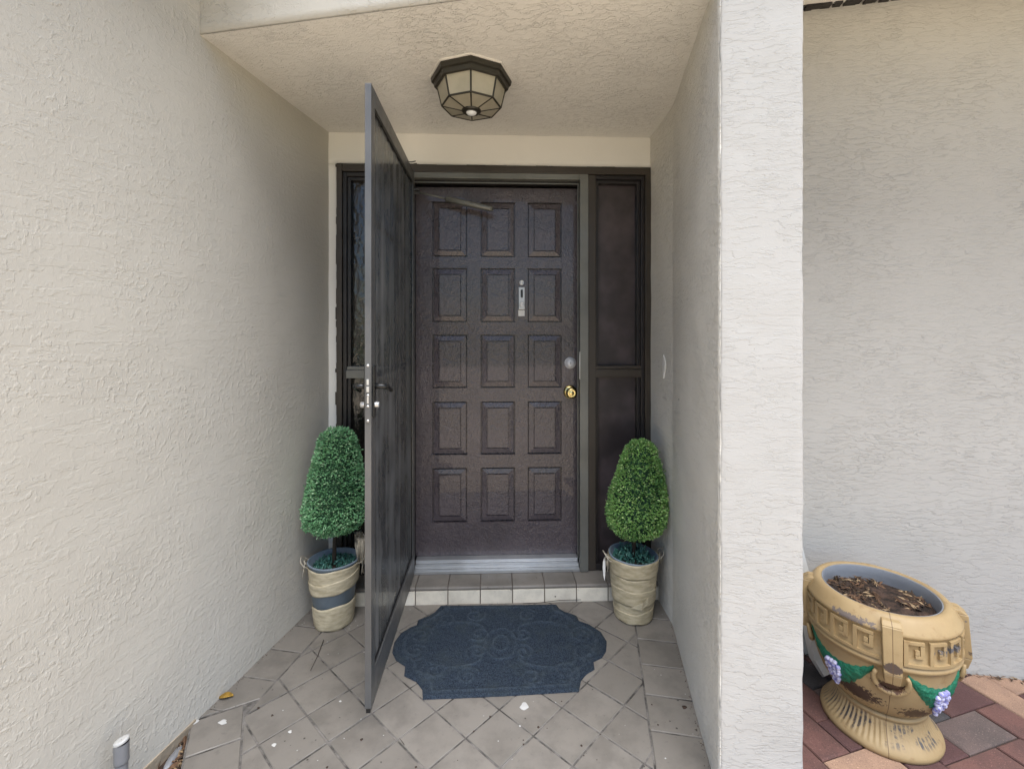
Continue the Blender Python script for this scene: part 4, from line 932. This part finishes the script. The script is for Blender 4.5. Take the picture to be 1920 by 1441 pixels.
# straps at the quarters with lion-ring handles
for k in range(4):
    mr = Matrix.Rotation(R(90 * k), 4, 'Z')
    bm = bmesh.new()
    def slab_(z0_, z1_, y_out0, y_out1, w0, w1, yin=-0.19):
        q_ = [(-w0, y_out0, z0_), (w0, y_out0, z0_), (w1, y_out1, z1_), (-w1, y_out1, z1_)]
        fr = [bm.verts.new(p) for p in q_]; bk2 = [bm.verts.new((p[0], yin, p[2])) for p in q_]
        bm.faces.new(fr); bm.faces.new(bk2[::-1])
        for i in range(4): bm.faces.new((fr[i], fr[(i + 1) % 4], bk2[(i + 1) % 4], bk2[i]))
    slab_(0.325, 0.470, -0.247, -0.236, 0.024, 0.027); slab_(0.4705, 0.483, -0.234, -0.217, 0.027, 0.025); slab_(0.288, 0.3245, -0.236, -0.246, 0.020, 0.0235)
    bmesh.ops.bevel(bm, geom=bm.edges[:], offset=0.002, segments=1, affect='EDGES')
    st_ = from_bm('strap', bm, M['urn'], urn, mr)
    bm = bmesh.new(); ring = [(0.046 * math.cos(t), -0.2165 + 0.030 * (math.sin(t) < 0) * -0.1 * math.sin(t) - 0.012 * 0 + (0.282 + 0.046 * math.sin(t) - 0.282) * -0.16, 0.290 + 0.046 * math.sin(t)) for t in np.linspace(R(150), R(390), 22)]
    tube_bm(bm, ring, [0.006 + 0.004 * math.sin(math.pi * i / 21) for i in range(22)], 8); from_bm('ring_handle', bm, M['urn'], st_, None, True)
# greek key relief on the band: path in (arc length, height), swept as a raised bar
def key_band(k):
    bm = bmesh.new(); rad_ = 0.2178
    def bar(s0, s1, z0_, z1_, h=0.0075):
        n_ = max(1, int(abs(s1 - s0) / 0.006)); pr = []
        for i in range(n_ + 1):
            a = (s0 + (s1 - s0) * i / n_) / rad_; c_, s2 = math.cos(a), math.sin(a); bev = 0.0012
            pr.append([bm.verts.new(((rad_ + d) * c_, (rad_ + d) * s2, z)) for d, z in ((-0.003, z0_), (h, z0_ + bev), (h, z1_ - bev), (-0.003, z1_))])
        for p, q_ in zip(pr, pr[1:]):
            for i in range(3): bm.faces.new((p[i], q_[i], q_[i + 1], p[i + 1]))
        for p in (pr[0], pr[-1]): bm.faces.new(p)
    z0_ = 0.350; tk = 0.0115
    for k in (k,):
        sc = -math.pi / 2 * rad_ + k * math.pi / 2 * rad_; gap = 0.030; L = math.pi / 2 * rad_ - 2 * gap; n_ = 4; pw_ = L / n_
        for i in range(n_):
            s = sc + gap + i * pw_
            zt_ = z0_ + 0.084
            bar(s, s + tk, z0_, zt_); bar(s + tk, s + pw_ * 0.78, zt_ - tk, zt_); bar(s + pw_ * .78 - tk, s + pw_ * .78, z0_ + 0.030, zt_ - tk)
            bar(s + pw_ * .42, s + pw_ * .78 - tk, z0_ + 0.030, z0_ + 0.030 + tk); bar(s + pw_ * .42, s + pw_ * .42 + tk, z0_ + 0.0415, z0_ + 0.058); bar(s + tk, s + pw_, z0_, z0_ + tk)
    return from_bm('key_relief', bm, M['urn'], urn)
for k in range(4): key_band(k)
# bowl radius at a height
BP = [(0.141, 0.126), (0.158, 0.146), (0.175, 0.174), (0.189, 0.207), (0.199, 0.242), (0.206, 0.280), (0.211, 0.312), (0.213, 0.324)]
def br(z):
    for (ra, za), (rb_, zb_) in zip(BP, BP[1:]):
        if z <= zb_: return ra + (rb_ - ra) * (z - za) / (zb_ - za)
    return BP[-1][0]
for k in range(4):           # leaf garland and grapes between neighbouring straps
    ac = R(-45 + 90 * k); bm = bmesh.new(); nS, nT = 34, 8; rows = []
    for i in range(nS + 1):
        t = -1 + 2 * i / nS; a = ac + t * R(33); sag = 0.058 * (1 - t * t); top_ = 0.318 - sag * 0.75; wd = (0.014 + 0.076 * (1 - abs(t) ** 1.6)); bot = top_ - wd + 0.006 * math.sin(i * 2.4) * (1 - abs(t))
        row = []
        for j in range(nT + 1):
            z = bot + (top_ - bot) * j / nT + 0.003 * math.sin(i * 1.9) * (j in (0, nT)); e = math.sin(math.pi * j / nT) ** 0.6
            rr = br(z) + (0.0085 + 0.004 * mnoise.noise(Vector((i * .6, j * .9, k * 5 + 1)))) * e * (1 - 0.6 * abs(t) ** 3) - 0.001 + 0.0015 * math.sin(i * 1.7 + j * 1.3)* e
            row.append(bm.verts.new((rr * math.cos(a), rr * math.sin(a), z)))
        rows.append(row)
    for p, q_ in zip(rows, rows[1:]):
        for j in range(nT): bm.faces.new((p[j], q_[j], q_[j + 1], p[j + 1]))
    gar = from_bm('garland', bm, M['green'], urn, None, True)
    bm = bmesh.new(); rg = random.Random(20 + k); a0 = ac + R(-2)
    for row in range(8):
        z = 0.258 - row * 0.0115; n_ = (3, 4, 4, 4, 3, 3, 2, 1)[row]
        for i in range(n_):
            a = a0 + (i - (n_ - 1) / 2) * 0.066 + rg.uniform(-.008, .008); rr = br(z) + 0.008 + rg.uniform(0, .004)
            bmesh.ops.create_icosphere(bm, subdivisions=2, radius=0.0082 * rg.uniform(.9, 1.1), matrix=Matrix.Translation((rr * math.cos(a), rr * math.sin(a), z + rg.uniform(-.002, .002))))
    from_bm('grape_cluster', bm, M['grape'], urn, None, True)

# ------------------------------------------------------------------ small things
# white downspout leaning out behind the urn
dsp = bmesh.new()
def rect_sweep(bm, pts, w_, h_):
    rings = []
    for i, p in enumerate(pts):
        p = Vector(p); t = (Vector(pts[min(i + 1, len(pts) - 1)]) - Vector(pts[max(i - 1, 0)])).normalized(); a = t.cross(Vector((0, 1, 0))).normalized(); c_ = t.cross(a)
        rings.append([bm.verts.new(p + a * sa * w_ / 2 + c_ * sc * h_ / 2) for sa, sc in ((-1, -1), (1, -1), (1, 1), (-1, 1))])
    for q0, q1 in zip(rings, rings[1:]):
        for k in range(4): bm.faces.new((q0[k], q0[(k + 1) % 4], q1[(k + 1) % 4], q1[k]))
    bm.faces.new(rings[0][::-1]); bm.faces.new(rings[-1])
rect_sweep(dsp, [(1.10, 2.02, 2.80), (1.10, 2.02, 0.95), (1.115, 2.01, 0.88), (1.262, 1.965, 0.22), (1.292, 1.94, 0.03), (1.31, 1.90, ZP + 0.02)], 0.062, 0.045)
o = from_bm('downspout', dsp, M['white']); tag(o, 'cream white downspout behind the urn in the pillar corner', 'downspout')
# grey pipe stub by the left wall
M['pvc_cap'] = paint('pipe_cap', (0.48, 0.48, 0.47), 0.5, 0.3, 60, 0.001, wear_or_highlight=(0.25, 0.25, 0.25))
pp = empty('pipe_stub', Matrix.Translation((-1.126, 1.330, -0.12))); tag(pp, 'grey plastic pipe stub with pale cap by the left wall', 'pipe')
lathe('pipe', [(0.0155, 0.0), (0.0155, 0.31)], M['pvc'], pp, None, 20)
lathe('coupling', [(0.0158, 0.276), (0.0180, 0.277), (0.0184, 0.280), (0.0184, 0.330), (0.0188, 0.334)], M['pvc'], pp, None, 24)
lathe('cap', [(0.0186, 0.3335), (0.0190, 0.337), (0.0183, 0.341), (0.012, 0.342), (0.001, 0.3405)], M['pvc_cap'], pp, None, 24, lambda r, z, a: (r, z + r * 0.30 * math.cos(a)))
# soil wedge along the left wall with litter
e1 = e0 + ed * 1.5
sp_ = [tuple(LA(XL - 0.005, -0.868)), tuple(LA(XL - 0.005, -2.6)), (e1.x - 0.0, e1.y - 0.2), tuple(e1 - en * 0.004), tuple(e0 - en * 0.004)]
bm = bmesh.new(); vv = [bm.verts.new((p[0], p[1], -0.030)) for p in sp_]; fc_ = bm.faces.new(vv)
so_ = from_bm('soil_bed', bm, M['soil']); so_['kind'] = 'structure'
def wedge(rg):
    t = rg.random() ** 0.8 * 0.9; p = e0 + ed * t; wdt = max(0.01, min(0.34, t * 0.62)); p = p - en * rg.uniform(0.0, wdt)
    q_ = iv @ Vector((p.x, p.y, 0))
    if q_.x < XL + 0.01: return None
    return Vector((p.x, p.y, -0.028 + rg.uniform(0, .012)))
lt = chips('leaf_litter', 900, wedge, (0.010, 0.05), [M['bark1'], M['bark2'], M['bark3']], None, None, 8); tag(lt, 'brown leaf litter and bark in the soil gap', 'leaf litter')
def walledge(rg):
    x = rg.uniform(0.3, 2.4); y = -0.068 - abs(rg.gauss(0, .012)); 
    if x > 1.55: y -= abs(rg.gauss(0, 0.02))
    p = A2W(x, y); return Vector((p.x, p.y, ZP + 0.002 + rg.uniform(0, .006)))
lt = chips('leaf_litter', 420, walledge, (0.005, 0.028), [M['bark1'], M['bark2'], M['bark3']], None, None, 9); tag(lt, 'dry leaf crumbs along the foot of the right wall', 'leaf litter')
def porchedge(rg):
    if rg.random() < .5:
        p = A2W(0.0 - abs(rg.gauss(0, .008)) - 0.004, rg.uniform(-0.85, 0.0))
    else: p = A2W(XL + abs(rg.gauss(0, .008)) + 0.004, rg.uniform(-0.86, 0.1))
    return Vector((p.x, p.y, 0.001))
lt = chips('dust_crumbs', 160, porchedge, (0.003, 0.011), [M['bark1'], M['bark1'], M['soil']], None, None, 10); tag(lt, 'dark crumbs lying where the porch walls meet the tiles', 'debris')
# pale stone in the soil gap
bm = bmesh.new(); bmesh.ops.create_icosphere(bm, subdivisions=3, radius=1.0)
for v in bm.verts: v.co = Vector((v.co.x * 0.014, v.co.y * 0.045, v.co.z * 0.010)) * (1 + 0.22 * mnoise.noise(v.co * 1.7))
q_ = e0 + ed * 0.12 - en * 0.035
o = from_bm('stone', bm, M['pvc'], None, Matrix.Translation((q_.x, q_.y, -0.022)) @ Matrix.Rotation(R(8), 4, 'Z'), True); tag(o, 'flat grey stone in the soil gap by the left wall', 'stone')
# twigs and fallen leaves
def floor_pt(px, py): Z = 1.39 * F / (py - 625); return Vector(((px - 960) / F * Z, Z, 0))
def twig(a, c, lab, r=0.0016, z=0.003, bend=0.004):
    p, q_ = floor_pt(*a), floor_pt(*c); m_ = (p + q_) / 2 + Vector((bend, -bend, 0)); up = Vector((0, 0, z))
    o = tube('twig', [p + up, p.lerp(m_, .5) + up * 1.3, m_ + up, q_ + up], [r, r, r * .9, r * .5], M['stem'], None, None, 6); tag(o, lab, 'twig')
twig((607, 1200), (582, 1258), 'thin dark twig on the tiles left of the storm door')
twig((758, 1397), (749, 1384), 'short curved twig near the lower middle of the tiles', 0.001)
p0, p1 = floor_pt(980, 1137), floor_pt(1092, 1123)
o = tube('twig', [p0 + Vector((0, 0, .016)), p0.lerp(p1, .3) + Vector((0, -.01, .0165)), p0.lerp(p1, .6) + Vector((0, -.008, .015)), p1 + Vector((0, -.012, .006))], [0.0012, .0014, .0014, .001], M['stem'], None, None, 6); tag(o, 'long thin twig across the back edge of the doormat', 'twig')
M['yleaf'] = simple('yellow_leaf', (0.34, 0.20, 0.03), 0.7, 0.4, 40, 0.3, 60)
M['bleaf'] = simple('brown_leaf', (0.18, 0.075, 0.03), 0.8, 0.4, 40, 0.3, 60)
def leaf(p, L, rot, mat, lab):
    v = []; f = []; n = 7
    for i in range(n):
        t = i / (n - 1); w_ = L * 0.28 * math.sin(math.pi * min(1, t * 0.92 + 0.06)) ** 0.8; z = 0.003 + 0.006 * math.sin(t * 3)
        v += [(L * (t - .5), -w_, z + 0.004), (L * (t - .5), 0, z), (L * (t - .5), w_, z + 0.005)]
    for i in range(n - 1):
        for j in (0, 1): f.append((i * 3 + j, i * 3 + 3 + j, i * 3 + 4 + j, i * 3 + 1 + j))
    o = pydata('fallen_leaf', v, f, mat, None, Matrix.Translation(p) @ Matrix.Rotation(rot, 4, 'Z'), True)
    o.modifiers.new('thickness', 'SOLIDIFY').thickness = 0.0006; tag(o, lab, 'leaf', )
leaf(floor_pt(424, 1308), 0.050, 0.2, M['yleaf'], 'small yellow leaf on the left border tiles')
pw_ = lambda ax, ay: A2W(ax, ay, ZP + 0.004)
leaf(pw_(1.63, -0.105), 0.055, 0.5, M['bleaf'], 'curled brown leaf against the right wall past the urn')
